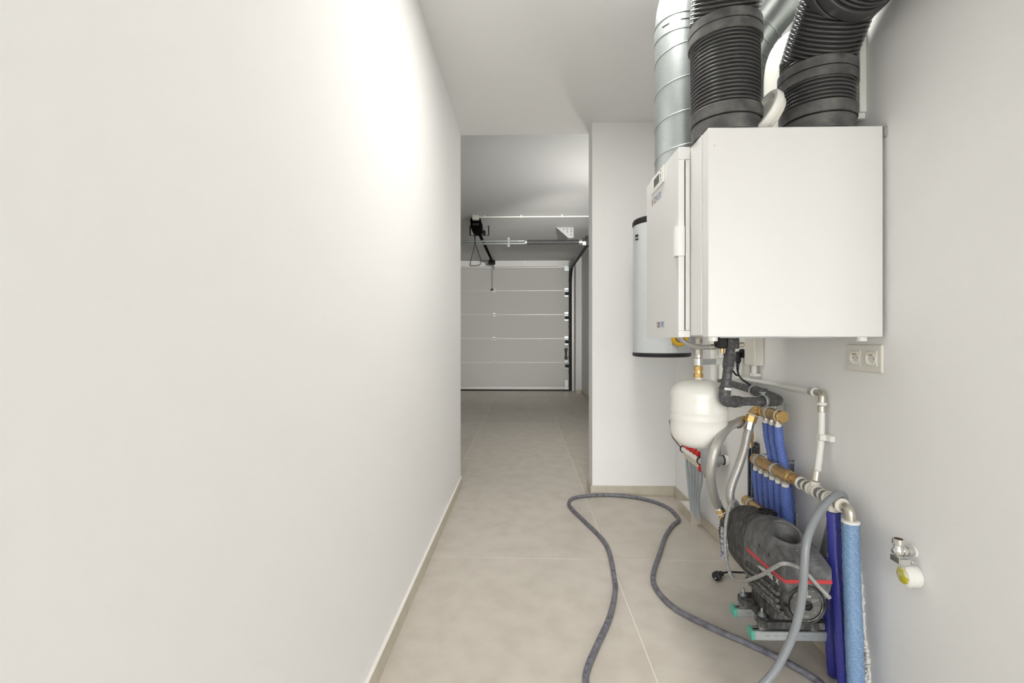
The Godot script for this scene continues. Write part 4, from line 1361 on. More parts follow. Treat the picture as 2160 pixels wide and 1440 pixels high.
	var edge := [[0.0, 1.476], [0.03, 1.482], [0.05, 1.491], [0.075, 1.489], [0.10, 1.499], [0.13, 1.500], [0.16, 1.507], [0.20, 1.512], [0.25, 1.517], [0.30, 1.523], [0.36, 1.528], [0.43, 1.541]]
	var poly := PackedVector2Array()
	for q in edge:
		poly.append(Vector2(-q[1], q[0]))
	for q in [[0.43, 1.57], [0.2, 1.60], [0.0, 1.62]]:
		poly.append(Vector2(-q[1], q[0]))
	pm.prism(poly, 0.005, Transform3D(Basis(Vector3(0, 0, 1), Vector3(0, 1, 0), Vector3(-1, 0, 0)), Vector3(XR, 0, 0)))
	for k in 110:
		var yy := rng.randf_range(0.0, 0.36)
		var dd := lerpf(1.482, 1.525, yy / 0.36) + rng.randf_range(0.0, 0.04)
		pm.box(V(rng.randf_range(1.047, 1.053), yy, dd), Vector3(rng.randf_range(0.006, 0.014), rng.randf_range(0.008, 0.02), rng.randf_range(0.006, 0.013)), 0.003, Basis.from_euler(Vector3(rng.randf() * 3, rng.randf() * 3, rng.randf() * 3)))
	tag(obj("plaster_patch", pm, M.plaster, null, V(XR, 0, 1.53)), "crumbly white plaster filling on the wall behind the light blue pipe", "plaster")


func far_corner() -> void:
	# floor heating manifold
	var o := thing("heating_manifold", "white floor heating manifold with red caps below the expansion vessel", "manifold", V(0.97, 0.42, 2.77))
	obj("white_bar", cyl(mb(), V(0.956, 0.437, 2.91), V(0.956, 0.437, 2.62), 0.019, 0.003, 28), M.white, o)
	var cds := [2.875, 2.815, 2.76, 2.705, 2.65]
	for d in cds:
		obj("red_cap", cyl(mb(), V(0.952, 0.458, d), V(0.948, 0.482, d), 0.0145, 0.003, 16), M.red, o)
		var nm := mb()
		hexnut(nm, V(0.958, 0.420, d), V(0.962, 0.398, d), 0.0145)
		cyl(nm, V(0.962, 0.400, d), V(0.963, 0.385, d), 0.0115)
		obj("connector", nm, M.nickel, o)
	for d in [2.905, 2.625]:
		var cl := mb()
		ring(cl, V(0.956, 0.437, d), Vector3(0, 0, 1), 0.024, 0.004, 0.012)
		cl.box(V(1.012, 0.455, d), Vector3(0.085, 0.005, 0.012), 0.001)
		obj("clip", cl, M.black, o)
	obj("drain_knob", cyl(mb(), V(0.95, 0.402, 2.61), V(0.95, 0.402, 2.585), 0.019, 0.004, 20), M.red, o)
	obj("rear_bar", cyl(mb(), V(1.02, 0.53, 2.90), V(1.02, 0.53, 2.60), 0.017, 0.003), M.nickel, o)
	for d in [2.63, 2.70]:
		obj("riser", cyl(mb(), V(1.0, 0.46, d), V(1.0, 0.56, d), 0.011), M.galv_dull, o)
	obj("thin_cable", mb().tube(smooth([V(0.955, 0.43, 2.93), V(0.925, 0.47, 2.95), V(0.90, 0.51, 2.96), V(0.89, 0.6, 2.97)], 5), 0.003, 8), M.black, o)
	var od := ["first", "second", "third", "fourth", "fifth"]
	for k in 5:
		var d: float = cds[k]
		var e := 2.905 - 0.032 * k
		var pt := smooth([V(0.963, 0.388, d), V(0.969, 0.32, d + 0.008), V(0.985, 0.2, lerpf(d, e, 0.75)), V(0.998, 0.11, e), V(1.004, 0.055, e)], 8)
		var hpx := thing("heating_pipe", "%s grey heating pipe from the far end below the red capped manifold" % od[k], "pipe", pt[pt.size() - 1], "grey floor heating pipes")
		obj("pipe", mb().tube(pt, 0.0088, 18), M.greypipe, hpx)
	# grey siphon
	var s := thing("siphon", "grey plastic siphon on the wall behind the left braided hose", "siphon", V(0.975, 0.45, 2.55))
	obj("cup", mb().lathe([Vector2(0, -0.085), Vector2(0.02, -0.085), Vector2(0.024, -0.07), Vector2(0.034, -0.055), Vector2(0.037, 0.0), Vector2(0.037, 0.05), Vector2(0.030, 0.066), Vector2(0.022, 0.072), Vector2(0.022, 0.10), Vector2(0, 0.10)], Transform3D(Basis(), V(0.965, 0.455, 2.55)), 36), M.greyplastic, s)
	obj("side_cup", mb().lathe([Vector2(0, -0.05), Vector2(0.026, -0.045), Vector2(0.03, -0.02), Vector2(0.03, 0.07), Vector2(0.022, 0.085), Vector2(0, 0.09)], Transform3D(Basis(), V(0.998, 0.475, 2.545)), 32), M.greyplastic, s)
	obj("outlet_pipe", cyl(mb(), V(0.99, 0.468, 2.52), V(1.05, 0.468, 2.52), 0.021, 0.001, 28), M.greyplastic, s)
	obj("rubber_ring", ring(mb(), V(1.032, 0.468, 2.52), Vector3.RIGHT, 0.0255, 0.006, 0.007), M.dark, s)
	obj("rosette", cyl(mb(), V(1.034, 0.468, 2.52), V(1.0548, 0.468, 2.52), 0.026, 0.004, 32), M.white, s)
	obj("lower_tail", cyl(mb(), V(0.965, 0.30, 2.55), V(0.965, 0.375, 2.55), 0.010), M.galv_dull, s)
	# white pipes behind the vessel
	for k in 2:
		var d: float = [2.62, 2.50][k]
		var w := thing("white_wall_pipe", ["left upright white pipe on the wall behind the expansion vessel", "right upright white pipe on the wall between vessel and black drain"][k], "pipe", V(1.02, 0.82, d), "upright white wall pipes")
		obj("pipe", cyl(mb(), V(1.025, 0.80, d), V(1.025, 1.16, d), 0.022, 0.002, 28), M.white, w)
		obj("wall_saddle", slab(1.025, XR - 0.0005, 0.99, 1.01, d - 0.028, d + 0.028, 0.003), M.white, w)


func sockets() -> void:
	# double socket on the right wall
	var cx := XR
	var o := thing("double_socket", "double white wall socket right of the ventilation unit", "socket", V(cx, 1.04, 1.509))
	obj("frame", slab(cx - 0.009, cx - 0.0002, 0.998, 1.082, 1.432, 1.586, 0.003), M.ivory, o)
	for d in [1.5445, 1.4735]:
		var s := mb()
		var fr := mb()
		for k in 2:
			fr.box(V(cx - 0.0095, 1.04 + (0.0225 if k else -0.0225), d), Vector3(0.003, 0.0012, 0.046), 0.0003)
			fr.box(V(cx - 0.0095, 1.04, d + (0.0225 if k else -0.0225)), Vector3(0.003, 0.046, 0.0012), 0.0003)
		obj("insert_edge", fr, M.white, o)
		s.box(V(cx - 0.0085, 1.04, d), Vector3(0.002, 0.044, 0.044))
		obj("insert_face", s, M.ivory, o)
		var bowl := mb().lathe([Vector2(0.0, 0.0002), Vector2(0.0155, 0.0006), Vector2(0.0165, 0.001), Vector2(0.0195, 0.0042), Vector2(0.021, 0.0038), Vector2(0.0212, 0.001)], along(V(cx - 0.0090, 1.04, d), Vector3.LEFT), 40)
		obj("bowl", bowl, M.white, o)
		var pin := mb()
		cyl(pin, V(cx - 0.0095, 1.051, d), V(cx - 0.020, 1.051, d), 0.0022, 0.0005, 12)
		obj("earth_pin", pin, M.brass, o)
		obj("pin_hole", cyl(mb(), V(cx - 0.0092, 1.040, d - 0.009), V(cx - 0.0098, 1.040, d - 0.009), 0.0024, 0.0002, 12), M.greyplastic, o)
		obj("pin_hole", cyl(mb(), V(cx - 0.0092, 1.040, d + 0.009), V(cx - 0.0098, 1.040, d + 0.009), 0.0024, 0.0002, 12), M.greyplastic, o)
	# triple socket strip under the unit with a black plug
	var t := thing("socket_strip", "upright white socket strip on the wall under the unit", "socket", V(XR, 1.03, 2.30))
	obj("frame", slab(XR - 0.012, XR - 0.0002, 0.90, 1.14, 2.262, 2.345, 0.003), M.ivory, t)
	for y in [1.10, 1.03, 0.955]:
		obj("insert_face", slab(XR - 0.014, XR - 0.011, y - 0.024, y + 0.024, 2.278, 2.328, 0.001), M.white, t)
	var pg := thing("black_plug", "black plug with its cable in the socket strip under the unit", "plug", V(1.035, 1.03, 2.30))
	var pm := mb()
	cyl(pm, V(1.040, 1.03, 2.303), V(1.022, 1.03, 2.303), 0.0215, 0.003)
	pm.box(V(1.013, 1.012, 2.303), Vector3(0.022, 0.055, 0.026), 0.006)
	obj("plug_body", pm, M.black, pg)
	var gr := mb()
	for k in 5:
		cyl(gr, V(1.011, 0.985 - 0.008 * k, 2.303), V(1.011, 0.980 - 0.008 * k, 2.303), 0.011 - 0.0012 * k, 0.001, 14)
	obj("strain_relief", gr, M.black, pg)
	obj("cable", mb().tube(smooth([V(1.011, 0.99, 2.303), V(1.012, 0.94, 2.303), V(1.02, 0.91, 2.28), V(1.03, 0.895, 2.25), V(1.04, 0.885, 2.235)], 6), 0.0042, 10), M.black, pg)
	var ca := thing("black_cable", "thin black cable hanging from the unit beside the drain pipe", "cable", V(0.95, 1.0, 2.25))
	obj("cable", mb().tube(smooth([V(0.955, 1.125, 2.22), V(0.945, 1.08, 2.22), V(0.93, 1.03, 2.22), V(0.945, 0.98, 2.24), V(0.985, 0.935, 2.27), V(1.012, 0.925, 2.30)], 8), 0.0042, 10), M.black, ca)
	# white box and short conduit
	var b := thing("white_box", "white plastic wiring box on the wall under the unit", "wiring box", V(1.02, 0.98, 2.18))
	obj("box_body", slab(1.012, XR - 0.0005, 0.980, 1.16, 2.138, 2.236, 0.003), M.ivory, b)
	obj("outlet_pipe", cyl(mb(), V(1.036, 0.982, 2.19), V(1.036, 0.93, 2.19), 0.0125), M.white, b)
	obj("clip", mb().box(V(1.038, 0.937, 2.185), Vector3(0.032, 0.014, 0.045), 0.003), M.white, b)


# sections of the pump body from the rear to the front: d, centre x, half width, middle y, top y, bottom y, power above, power below
const PUMP := [
	[1.948, 0.874, 0.058, 0.335, 0.405, 0.255, 2.0, 2.0],
	[1.945, 0.874, 0.070, 0.335, 0.424, 0.235, 2.1, 2.0],
	[1.930, 0.874, 0.079, 0.335, 0.438, 0.218, 2.2, 2.1],
	[1.900, 0.874, 0.083, 0.336, 0.447, 0.212, 2.3, 2.2],
	[1.850, 0.874, 0.085, 0.338, 0.452, 0.208, 2.3, 2.2],
	[1.812, 0.874, 0.085, 0.340, 0.456, 0.208, 2.3, 2.2],
	[1.806, 0.874, 0.082, 0.340, 0.452, 0.212, 2.3, 2.2],
	[1.796, 0.874, 0.082, 0.340, 0.453, 0.212, 2.3, 2.2],
	[1.790, 0.874, 0.085, 0.341, 0.459, 0.208, 2.3, 2.2],
	[1.752, 0.875, 0.084, 0.342, 0.464, 0.212, 2.4, 2.2],
	[1.746, 0.875, 0.081, 0.342, 0.461, 0.216, 2.4, 2.2],
	[1.740, 0.875, 0.082, 0.342, 0.466, 0.216, 2.5, 2.2],
	[1.700, 0.875, 0.081, 0.344, 0.474, 0.226, 2.6, 2.0],
	[1.650, 0.875, 0.080, 0.346, 0.470, 0.238, 2.8, 1.8],
	[1.600, 0.875, 0.079, 0.348, 0.452, 0.246, 3.2, 1.6],
	[1.560, 0.875, 0.077, 0.349, 0.434, 0.250, 4.0, 1.6],
	[1.520, 0.875, 0.075, 0.350, 0.413, 0.250, 5.5, 1.6],
	[1.506, 0.875, 0.074, 0.350, 0.404, 0.250, 6.0, 1.6],
	[1.500, 0.875, 0.070, 0.350, 0.399, 0.254, 6.0, 1.6],
]


func pump_sec(d: float) -> Array:
	for k in PUMP.size() - 1:
		if d <= PUMP[k][0] and d >= PUMP[k + 1][0]:
			var t: float = (PUMP[k][0] - d) / (PUMP[k][0] - PUMP[k + 1][0])
			var o := []
			for w in 8:
				o.append(lerpf(PUMP[k][w], PUMP[k + 1][w], t))
			return o
	return PUMP[PUMP.size() - 1]


func pump_x(d: float, y: float) -> float:   # left flank at a height
	var s := pump_sec(d)
	var up: bool = y > s[3]
	var f: float = absf(y - s[3]) / ((s[4] - s[3]) if up else (s[3] - s[5]))
	var e: float = s[6] if up else s[7]
	return s[1] - s[2] * pow(maxf(1.0 - pow(minf(f, 1.0), e), 0.0), 1.0 / e)


func pump_top(d: float, x: float) -> float:
	var s := pump_sec(d)
	return s[3] + (s[4] - s[3]) * pow(maxf(1.0 - pow(minf(absf(x - s[1]) / s[2], 1.0), s[6]), 0.0), 1.0 / s[6])


func pump_skin(d0: float, d1: float, rows: int, recess: bool) -> MB:
	var m := mb()
	var P := []
	var ds := []
	for i in rows + 1:
		ds.append(lerpf(d0, d1, float(i) / rows))
	for s in PUMP:
		if s[0] < d0 and s[0] > d1:
			ds.append(s[0])
	ds.sort()
	ds.reverse()
	var n := 112
	for d in ds:
		var s := pump_sec(d)
		var row := PackedVector3Array()
		for j in n + 1:
			var a := TAU * j / n
			var c := cos(a)
			var q := sin(a)
			var e: float = s[6] if q > 0 else s[7]
			var x: float = s[1] + s[2] * signf(c) * pow(absf(c), 2.0 / e)
			var y: float = s[3] + ((s[4] - s[3]) if q > 0 else (s[3] - s[5])) * signf(q) * pow(absf(q), 2.0 / e)
			if recess and q > 0.0:
				var k := sqrt(pow((d - 1.612) / 0.048, 2) + pow((x - 0.866) / 0.043, 2))
				if k < 1.0:
					y -= 0.075 * smoothstep(1.0, 0.82, k)
				elif k < 1.35:
					y += 0.003 * smoothstep(1.35, 1.15, k)
			row.append(V(x, y, d))
		P.append(row)
	m.skin(P)
	var c0 := V(pump_sec(d0)[1], pump_sec(d0)[3], d0)
	var c1 := V(pump_sec(d1)[1], pump_sec(d1)[3], d1)
	m.disc(c0, Vector3(0, 0, -1), P[0], true)
	m.disc(c1, Vector3(0, 0, 1), P[P.size() - 1])
	return m


func pump() -> void:
	# rails on the wall
	for k in 2:
		var d: float = [1.60, 1.73][k]
		var rl := thing("steel_rail", ["front galvanised steel rail with a green end cap carrying the pump", "rear galvanised steel rail with a green end cap carrying the pump"][k], "rail", V(0.9, 0.105, d + 0.018), "steel rails under the pump")
		var cm := mb()
		cm.box(V(0.902, 0.107, d + 0.0175), Vector3(0.286, 0.003, 0.035), 0.001)
		cm.box(V(0.902, 0.1215, d + 0.0015), Vector3(0.286, 0.026, 0.003), 0.001)
		cm.box(V(0.902, 0.1215, d + 0.0335), Vector3(0.286, 0.026, 0.003), 0.001)
		cm.box(V(0.902, 0.1335, d + 0.006), Vector3(0.286, 0.003, 0.011), 0.001)
		cm.box(V(0.902, 0.1335, d + 0.029), Vector3(0.286, 0.003, 0.011), 0.001)
		obj("channel", cm, M.galv_dull, rl)
		obj("end_cap", mb().box(V(0.7535, 0.1205, d + 0.0175), Vector3(0.012, 0.031, 0.037), 0.002), M.green, rl)
		for w in 5:
			obj("print_mark", mb().box(V(0.80 + 0.03 * w, 0.121, d - 0.0002), Vector3(0.016, 0.002, 0.0006)), M.plate_print, rl)
		obj("wall_plate", mb().box(V(1.0485, 0.20, d + 0.018), Vector3(0.012, 0.30, 0.034), 0.002), M.galv_dull, rl)
	var o := thing("water_pump", "dusty black water pump with a red stripe standing on two steel rails", "pump", V(0.875, 0.135, 1.70))
	obj("rear_housing", pump_skin(1.948, 1.752, 40, false), M.pump, o)
	obj("front_cover", pump_skin(1.7515, 1.50, 96, true), M.pump_cover, o)
	# round motor end with collar and name plate
	var cc := V(0.866, 0.281, 1.50)
	var tow := Vector3(0, 0, 1)
	obj("motor_housing", mb().lathe([Vector2(0.075, -0.24), Vector2(0.073, -0.05), Vector2(0.064, -0.012), Vector2(0.060, 0.004), Vector2(0.057, 0.006), Vector2(0.054, 0.003), Vector2(0.053, -0.006), Vector2(0, -0.006)], along(cc, tow), 56), M.pump, o)
	obj("plate_ring", ring(mb(), cc + Vector3(0, 0, 0.0), tow, 0.0505, 0.004, 0.012, 56), M.pump_dusty, o)
	var np := obj("name_plate", cyl(mb(), cc + Vector3(0, 0, -0.005), cc + Vector3(0, 0, 0.003), 0.047, 0.0015, 56), M.plate, o)
	org[np] = org[o]
	obj("centre_screw", mb().lathe([Vector2(0.0145, 0.0), Vector2(0.0145, 0.004), Vector2(0.012, 0.005), Vector2(0.0105, 0.001), Vector2(0, 0.001)], along(cc + Vector3(0.003, -0.002, 0.003), tow), 32), M.dark, np)
	obj("screw_slot", mb().box(cc + Vector3(0.003, -0.002, 0.005), Vector3(0.014, 0.0035, 0.003), 0.0005, Basis(Vector3.BACK, 0.35)), M.black, np)
	var pz := 0.0034
	for s in [[0.026, 0.016, 0.022], [0.026, 0.0125, 0.019], [0.022, 0.009, 0.010], [0.027, -0.008, 0.007], [0.036, -0.008, 0.006], [0.028, -0.013, 0.006], [0.038, -0.013, 0.006], [0.028, -0.018, 0.005], [0.024, -0.023, 0.014], [-0.003, -0.033, 0.022], [-0.002, -0.037, 0.018], [-0.018, -0.026, 0.010], [-0.028, 0.008, 0.012], [-0.030, 0.003, 0.010], [-0.030, -0.006, 0.010]]:
		obj("print_line", mb().box(cc + Vector3(s[0], s[1], pz), Vector3(s[2], 0.0013, 0.0005)), M.plate_print, np)
	lettering("lettering", "GRUNDFOS", 0.0058, cc + Vector3(0.0, 0.0255, pz), Basis(), M.print, np, true, "Droid Sans", 0.027)
	var xb := func(c: Vector3, s: float, bs: Basis) -> MB:   # the crossed-strokes mark
		var q := mb()
		q.box(c + bs * Vector3(-0.25 * s, 0.28 * s, 0), Vector3(0.2 * s, 0.55 * s, 0.0008), 0.0, bs * Basis(Vector3.BACK, 0.78))
		q.box(c + bs * Vector3(0.25 * s, 0.28 * s, 0), Vector3(0.2 * s, 0.55 * s, 0.0008), 0.0, bs * Basis(Vector3.BACK, -0.78))
		q.box(c + bs * Vector3(-0.25 * s, -0.28 * s, 0), Vector3(0.2 * s, 0.55 * s, 0.0008), 0.0, bs * Basis(Vector3.BACK, -0.78))
		q.box(c + bs * Vector3(0.25 * s, -0.28 * s, 0), Vector3(0.2 * s, 0.55 * s, 0.0008), 0.0, bs * Basis(Vector3.BACK, 0.78))
		q.box(c, Vector3(0.22 * s, 0.22 * s, 0.0008), 0.0, bs)
		return q
	obj("emblem", xb.call(cc + Vector3(0.0, 0.036, pz), 0.0105, Basis()), M.print, np)
	for s in [-1.0, 1.0]:
		obj("side_lug", mb().box(cc + Vector3(0.056 * s, -0.002, -0.004), Vector3(0.014, 0.014, 0.02), 0.003), M.black, o)
	# red stripe along the flank and across the front
	var st := mb()
	var prev := []
	for i in 25:
		var d := lerpf(1.735, 1.4995, i / 24.0)
		var y := lerpf(0.349, 0.351, i / 24.0)
		var a := V(pump_x(minf(d, 1.735), y - 0.0055) - 0.0009, y - 0.0055, d)
		var b := V(pump_x(minf(d, 1.735), y + 0.0055) - 0.0009, y + 0.0055, d)
		if prev.size():
			st.quad(prev[0], a, b, prev[1])
			st.quad(prev[1], b, b + Vector3(0.002, 0, 0), prev[1] + Vector3(0.002, 0, 0))
			st.quad(a + Vector3(0.002, 0, 0), a, prev[0], prev[0] + Vector3(0.002, 0, 0))
		prev = [a, b]
	st.box(V(0.875, 0.351, 1.4993), Vector3(0.1415, 0.011, 0.0014))
	obj("red_stripe", st, M.redstripe, o)
	# lettering on the flank
	var side := Basis(Vector3.UP, -PI / 2)
	lettering("lettering", "GRUNDFOS", 0.0155, V(pump_x(1.61, 0.330) - 0.0012, 0.329, 1.612), side * Basis(Vector3.BACK, 0.02), M.print, o, true, "Droid Sans", 0.098)
	obj("emblem", xb.call(V(pump_x(1.54, 0.330) - 0.0014, 0.330, 1.543), 0.017, side), M.print, o)
	# sloping display panel on the top
	var ang := atan2(pump_top(1.557, 0.87) - pump_top(1.515, 0.87), 0.042)
	var pc := V(0.864, (pump_top(1.515, 0.87) + pump_top(1.557, 0.87)) / 2 + 0.0008, 1.535)
	var tilt := Basis(Vector3.RIGHT, ang)
	obj("display_panel", mb().box(pc, Vector3(0.096, 0.003, 0.044), 0.001, tilt), M.pump_cover, o)
	var edge := mb()
	edge.box(pc + tilt * Vector3(0, 0.0012, 0.0218), Vector3(0.097, 0.0016, 0.001), 0.0, tilt)
	edge.box(pc + tilt * Vector3(0, 0.0012, -0.0218), Vector3(0.097, 0.0016, 0.001), 0.0, tilt)
	edge.box(pc + tilt * Vector3(0.048, 0.0012, 0), Vector3(0.001, 0.0016, 0.044), 0.0, tilt)
	edge.box(pc + tilt * Vector3(-0.048, 0.0012, 0), Vector3(0.001, 0.0016, 0.044), 0.0, tilt)
	obj("panel_edge", edge, mat(Color(0.46, 0.46, 0.46), 0.6), o)
	for q in [[0.0, -0.01], [0.014, -0.01], [0.03, -0.01], [0.004, 0.008], [0.018, 0.008]]:
		obj("indicator", mb().box(pc + tilt * Vector3(q[0], 0.0016, q[1]), Vector3(0.005, 0.0012, 0.003), 0.0004, tilt), M.greyplastic, o)
	# arched handle round the recess
	var hp := PackedVector3Array()
	for k in 29:
		var a := TAU * k / 28.0
		var hx := 0.866 + 0.0455 * cos(a)
		var hd := 1.612 + 0.051 * sin(a)
		hp.append(V(hx, pump_top(hd, hx) + 0.001 + 0.004 * maxf(0.0, sin(a + 0.4)), hd))
	obj("handle", mb().tube(hp, 0.0055, 14, false), M.pump_cover, o)
	# vents, priming plug, side fins
	for q in [[1.652, 0.395], [1.588, 0.392], [1.525, 0.388]]:
		obj("vent", mb().box(V(pump_x(q[0], q[1]) + 0.001, q[1], q[0]), Vector3(0.004, 0.006, 0.015), 0.0015, Basis(Vector3.RIGHT, 0.5)), M.black, o)
	var pt := V(0.893, pump_top(1.79, 0.893) + 0.001, 1.79)
	var pp := obj("priming_plug", mb().lathe([Vector2(0.034, -0.008), Vector2(0.034, 0.004), Vector2(0.031, 0.006), Vector2(0.027, 0.005), Vector2(0.026, 0.0), Vector2(0, 0.0)], along(pt, Vector3(0.05, 1, 0.06)), 40), M.black, o)
	org[pp] = org[o]
	for k in 3:
		obj("plug_bar", mb().box(pt + Vector3(0, 0.003, 0), Vector3(0.052, 0.005, 0.006), 0.0015, Basis(Vector3.UP, k * PI / 3)), M.dark, pp)
	for k in 4:
		var y := 0.296 - 0.020 * k
		var f := mb()
		var pts := PackedVector3Array()
		for i in 13:
			var d := lerpf(1.73, 1.515, i / 12.0)
			var xx := 0.866 - sqrt(maxf(0.074 * 0.074 - pow(y - 0.281, 2), 0.0002)) - 0.005
			pts.append(V(xx + 0.004 * sin(PI * i / 12.0), y - 0.010 + 0.018 * i / 12.0, d))
		f.tube(pts, 0.0065, 10)
		obj("cooling_fin", f, M.pump_dusty, o)
	# ribbed inlet cap at the rear
	var ic := mb()
	for k in 9:
		ring(ic, V(0.817, 0.282 + 0.012 * k, 1.962), Vector3.UP, 0.030 - 0.0014 * absf(k - 3.0), 0.006, 0.0055, 28)
	cyl(ic, V(0.817, 0.255, 1.962), V(0.817, 0.384, 1.962), 0.0245, 0.006)
	obj("ribbed_inlet", ic, M.pump, o)
	obj("paper_tag", mb().box(V(0.789, 0.285, 1.915), Vector3(0.004, 0.13, 0.045), 0.001, Basis(Vector3.UP, 0.25)), mat(Color(1, 1, 1), 0.4, 0, noise_tex(0.03, 91, [Color(0.42, 0.40, 0.52), Color(0.72, 0.71, 0.76), Color(0.85, 0.85, 0.87)], [0.3, 0.5, 0.8], 256), 7.0), o)
	# base with feet and bolts
	var bp := PackedVector2Array([Vector2(0.775, -1.59), Vector2(0.785, -1.578), Vector2(0.972, -1.578), Vector2(0.980, -1.59), Vector2(0.980, -1.745), Vector2(0.965, -1.765), Vector2(0.79, -1.765), Vector2(0.768, -1.75), Vector2(0.768, -1.71), Vector2(0.79, -1.69), Vector2(0.79, -1.645), Vector2(0.772, -1.632)])
	obj("base_plate", mb().prism(bp, 0.022, Transform3D(Basis(Vector3(1, 0, 0), Vector3(0, 0, 1), Vector3(0, 1, 0)), Vector3(0, 0.156, 0))), M.pump, o)
	obj("base_web", mb().box(V(0.875, 0.195, 1.67), Vector3(0.13, 0.06, 0.15), 0.012), M.pump, o)
	for p in [[0.790, 1.617], [0.958, 1.617], [0.785, 1.742], [0.958, 1.742]]:
		obj("rubber_foot", cyl(mb(), V(p[0], 0.1345, p[1]), V(p[0], 0.158, p[1]), 0.0155, 0.003), M.pump_dusty, o)
		var bl := mb()
		cyl(bl, V(p[0], 0.1785, p[1]), V(p[0], 0.182, p[1]), 0.0135, 0.001)
		hexnut(bl, V(p[0], 0.182, p[1]), V(p[0], 0.189, p[1]), 0.0085)
		cyl(bl, V(p[0], 0.189, p[1]), V(p[0], 0.204, p[1]), 0.0042, 0.001, 14)
		obj("bolt", bl, M.galv, o)
		obj("lug", cyl(mb(), V(p[0], 0.156, p[1]), V(p[0], 0.1785, p[1]), 0.018, 0.003), M.pump, o)
	# mains plug on the floor behind the pump
	var pg := thing("mains_plug", "black mains plug lying on the floor beside the rear of the pump", "plug", V(0.87, 0.0, 2.21))
	var tdir := V(0.068, 0.0, 0.05).normalized()
	var c := V(0.876, 0.021, 2.205)
	var pb := mb()
	cyl(pb, c - tdir * 0.016, c + tdir * 0.012, 0.0195, 0.004, 24)
	pb.box(c + tdir * 0.026, Vector3(0.022, 0.022, 0.03), 0.005, Basis(Vector3.UP, atan2(tdir.x, tdir.z)))
	obj("plug_body", pb, M.dark, pg)
	for s in [-1.0, 1.0]:
		obj("pin", cyl(mb(), c - tdir * 0.015 + tdir.cross(Vector3.UP) * 0.009 * s, c - tdir * 0.034 + tdir.cross(Vector3.UP) * 0.009 * s, 0.0024, 0.001, 12), M.chrome, pg)
	obj("cable", mb().tube(smooth([c + tdir * 0.03, c + tdir * 0.06 + Vector3(0, -0.003, 0), V(0.965, 0.012, 2.26), V(1.0, 0.03, 2.22), V(0.985, 0.12, 2.05), V(0.92, 0.24, 1.955), V(0.90, 0.30, 1.94)], 6), 0.0045, 10), M.black, pg)


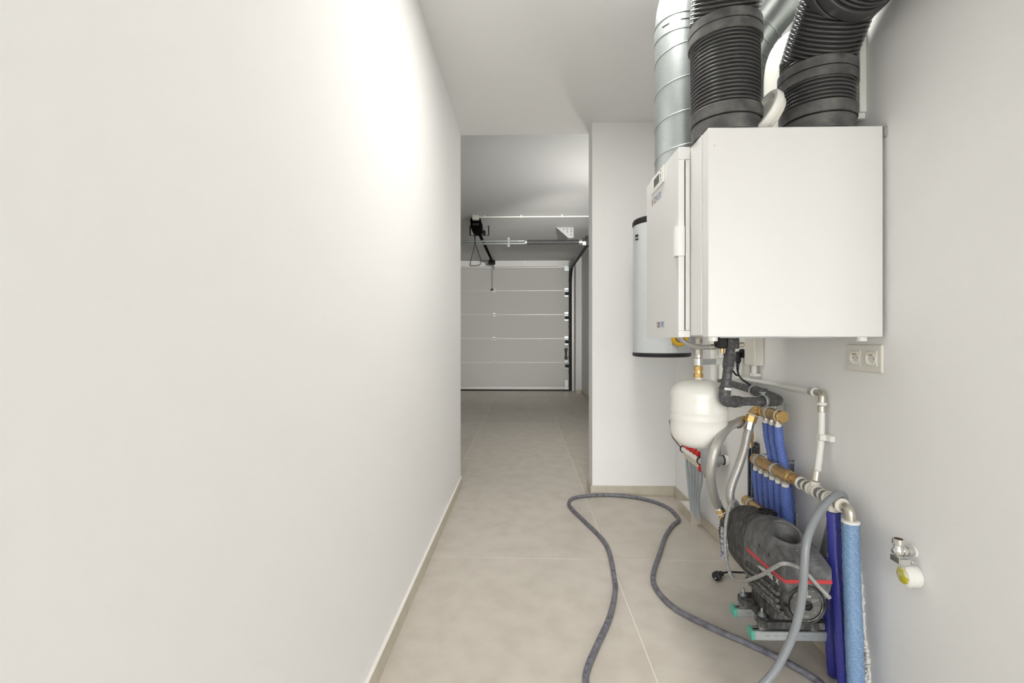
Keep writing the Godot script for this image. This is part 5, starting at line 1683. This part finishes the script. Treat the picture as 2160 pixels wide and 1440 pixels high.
func hoses() -> void:
	# braided hoses of the pump
	var a := thing("braided_hose", "left thick braided steel hose arching down to the back of the pump", "hose", V(0.79, 0.40, 2.0), "thick braided pump hoses")
	obj("hose", mb().tube(smooth([V(0.906, 0.742, 2.045), V(0.866, 0.752, 1.990), V(0.785, 0.755, 1.875), V(0.717, 0.719, 1.795), V(0.688, 0.664, 1.775), V(0.687, 0.599, 1.790), V(0.717, 0.524, 1.850), V(0.760, 0.455, 1.930), V(0.785, 0.420, 1.972)], 7), 0.0168, 28), M.braid, a)
	var f := mb()
	cyl(f, V(0.892, 0.744, 2.028), V(0.912, 0.750, 2.065), 0.0175, 0.002)
	obj("ferrule", f, M.nickel, a)
	obj("ferrule", cyl(mb(), V(0.783, 0.432, 1.979), V(0.795, 0.402, 1.972), 0.0182, 0.002), M.chrome, a)
	obj("ferrule_ring", ring(mb(), V(0.783, 0.433, 1.979), Vector3(0.35, -0.9, 0.2), 0.0205, 0.005, 0.004), M.galv_dull, a)
	obj("ferrule_ring", ring(mb(), V(0.892, 0.744, 2.028), Vector3(0.45, 0.1, -0.85), 0.0195, 0.004, 0.004), M.dark, a)
	var e := mb()
	hexnut(e, V(0.794, 0.404, 1.972), V(0.799, 0.393, 1.970), 0.0195)
	cyl(e, V(0.798, 0.394, 1.970), V(0.803, 0.384, 1.968), 0.0165)
	obj("brass_nut", e, M.brass_bright, a)
	obj("sealing_ring", ring(mb(), V(0.800, 0.391, 1.969), Vector3(0.45, -0.88, 0.15), 0.0195, 0.006, 0.005), M.white, a)
	obj("brass_elbow", mb().tube(smooth([V(0.801, 0.388, 1.969), V(0.807, 0.374, 1.966), V(0.816, 0.362, 1.962), V(0.817, 0.345, 1.962)], 5), 0.0165, 24), M.brass, a)
	var b := thing("braided_hose", "right thick braided steel hose hanging from the top brass manifold to the pump", "hose", V(0.86, 0.39, 1.98), "thick braided pump hoses")
	obj("hose", mb().tube(smooth([V(0.938, 0.722, 2.03), V(0.931, 0.698, 2.03), V(0.915, 0.640, 2.022), V(0.886, 0.567, 2.012), V(0.857, 0.503, 2.002), V(0.843, 0.455, 1.992), V(0.850, 0.416, 1.98), V(0.866, 0.394, 1.968), V(0.876, 0.384, 1.955)], 7), 0.0168, 28), M.braid, b)
	var n := mb()
	hexnut(n, V(0.943, 0.752, 2.03), V(0.936, 0.722, 2.03), 0.0200, 8)
	obj("ferrule", n, M.chrome, b)
	obj("ferrule", cyl(mb(), V(0.863, 0.397, 1.970), V(0.884, 0.377, 1.945), 0.0185, 0.002), M.nickel, b)
	obj("brass_nut", cyl(mb(), V(0.880, 0.380, 1.95), V(0.892, 0.366, 1.936), 0.0195, 0.002), M.brass_bright, b)
	# thin grey tube round the pump
	var t := thing("grey_tube", "thin dusty grey tube looped over the red stripe of the pump", "tube", V(0.78, 0.21, 1.7))
	obj("tube", mb().tube(smooth([V(0.873, 0.394, 1.952), V(0.845, 0.448, 1.93), V(0.819, 0.460, 1.905), V(0.800, 0.442, 1.895), V(0.783, 0.390, 1.885), V(0.774, 0.320, 1.872), V(0.769, 0.256, 1.85), V(0.768, 0.226, 1.82), V(0.772, 0.216, 1.78), V(0.770, 0.251, 1.70), V(0.775, 0.326, 1.59), V(0.780, 0.384, 1.52), V(0.790, 0.411, 1.489), V(0.822, 0.407, 1.486), V(0.857, 0.386, 1.484), V(0.893, 0.347, 1.480), V(0.922, 0.316, 1.474)], 8), 0.0062, 14), M.tubing, t)
	# grey hose draped over the fittings
	var g := thing("draped_hose", "light grey hose hanging over the wall fittings in front of the pump", "hose", V(0.68, 0.014, 1.43))
	obj("hose", mb().tube(smooth([V(0.30, 0.0125, -0.9), V(0.34, 0.0125, -0.2), V(0.26, 0.0125, 0.4), V(0.30, 0.0125, 0.95), V(0.42, 0.0125, 1.24), V(0.55, 0.0125, 1.375), V(0.63, 0.024, 1.425), V(0.705, 0.086, 1.43), V(0.744, 0.136, 1.43), V(0.782, 0.213, 1.43), V(0.804, 0.283, 1.43), V(0.816, 0.353, 1.43), V(0.821, 0.423, 1.43), V(0.832, 0.488, 1.44), V(0.860, 0.537, 1.46), V(0.905, 0.583, 1.485), V(0.953, 0.610, 1.508), V(0.990, 0.613, 1.53), V(1.016, 0.593, 1.55), V(1.020, 0.55, 1.575), V(1.015, 0.50, 1.61), V(1.022, 0.42, 1.65), V(1.026, 0.341, 1.68), V(1.026, 0.25, 1.70), V(1.02, 0.10, 1.70)], 8), 0.0115, 24), M.hose_clean, g)
	# dirty hose on the floor
	var h := thing("floor_hose", "long dirty grey garden hose lying in a wide loop on the tiles", "hose", V(0.5, 0, 2.5))
	var ps := [[0.55, -0.9], [0.60, -0.3], [0.48, 0.35], [0.30, 0.85], [0.215, 1.25], [0.193, 1.40], [0.193, 1.521], [0.210, 1.598], [0.263, 1.724], [0.333, 1.887], [0.386, 2.063], [0.407, 2.185], [0.432, 2.479], [0.413, 2.656], [0.354, 2.875], [0.305, 3.056], [0.291, 3.17], [0.324, 3.272], [0.422, 3.330], [0.574, 3.352], [0.729, 3.318], [0.853, 3.235], [0.922, 3.115], [0.934, 2.98], [0.922, 2.895], [0.864, 2.82], [0.777, 2.666], [0.688, 2.458], [0.612, 2.28], [0.577, 2.169], [0.575, 2.068], [0.602, 1.96], [0.652, 1.885], [0.728, 1.80], [0.80, 1.73], [0.863, 1.66], [0.914, 1.583], [0.934, 1.541], [0.945, 1.45], [0.94, 1.25], [0.90, 0.7], [0.84, 0.2], [0.86, -0.4], [0.95, -0.9]]
	var pv := []
	for q in ps:
		pv.append(V(q[0], 0.0112, q[1]))
	obj("hose", mb().tube(smooth(pv, 8), 0.011, 20), M.hose, h)
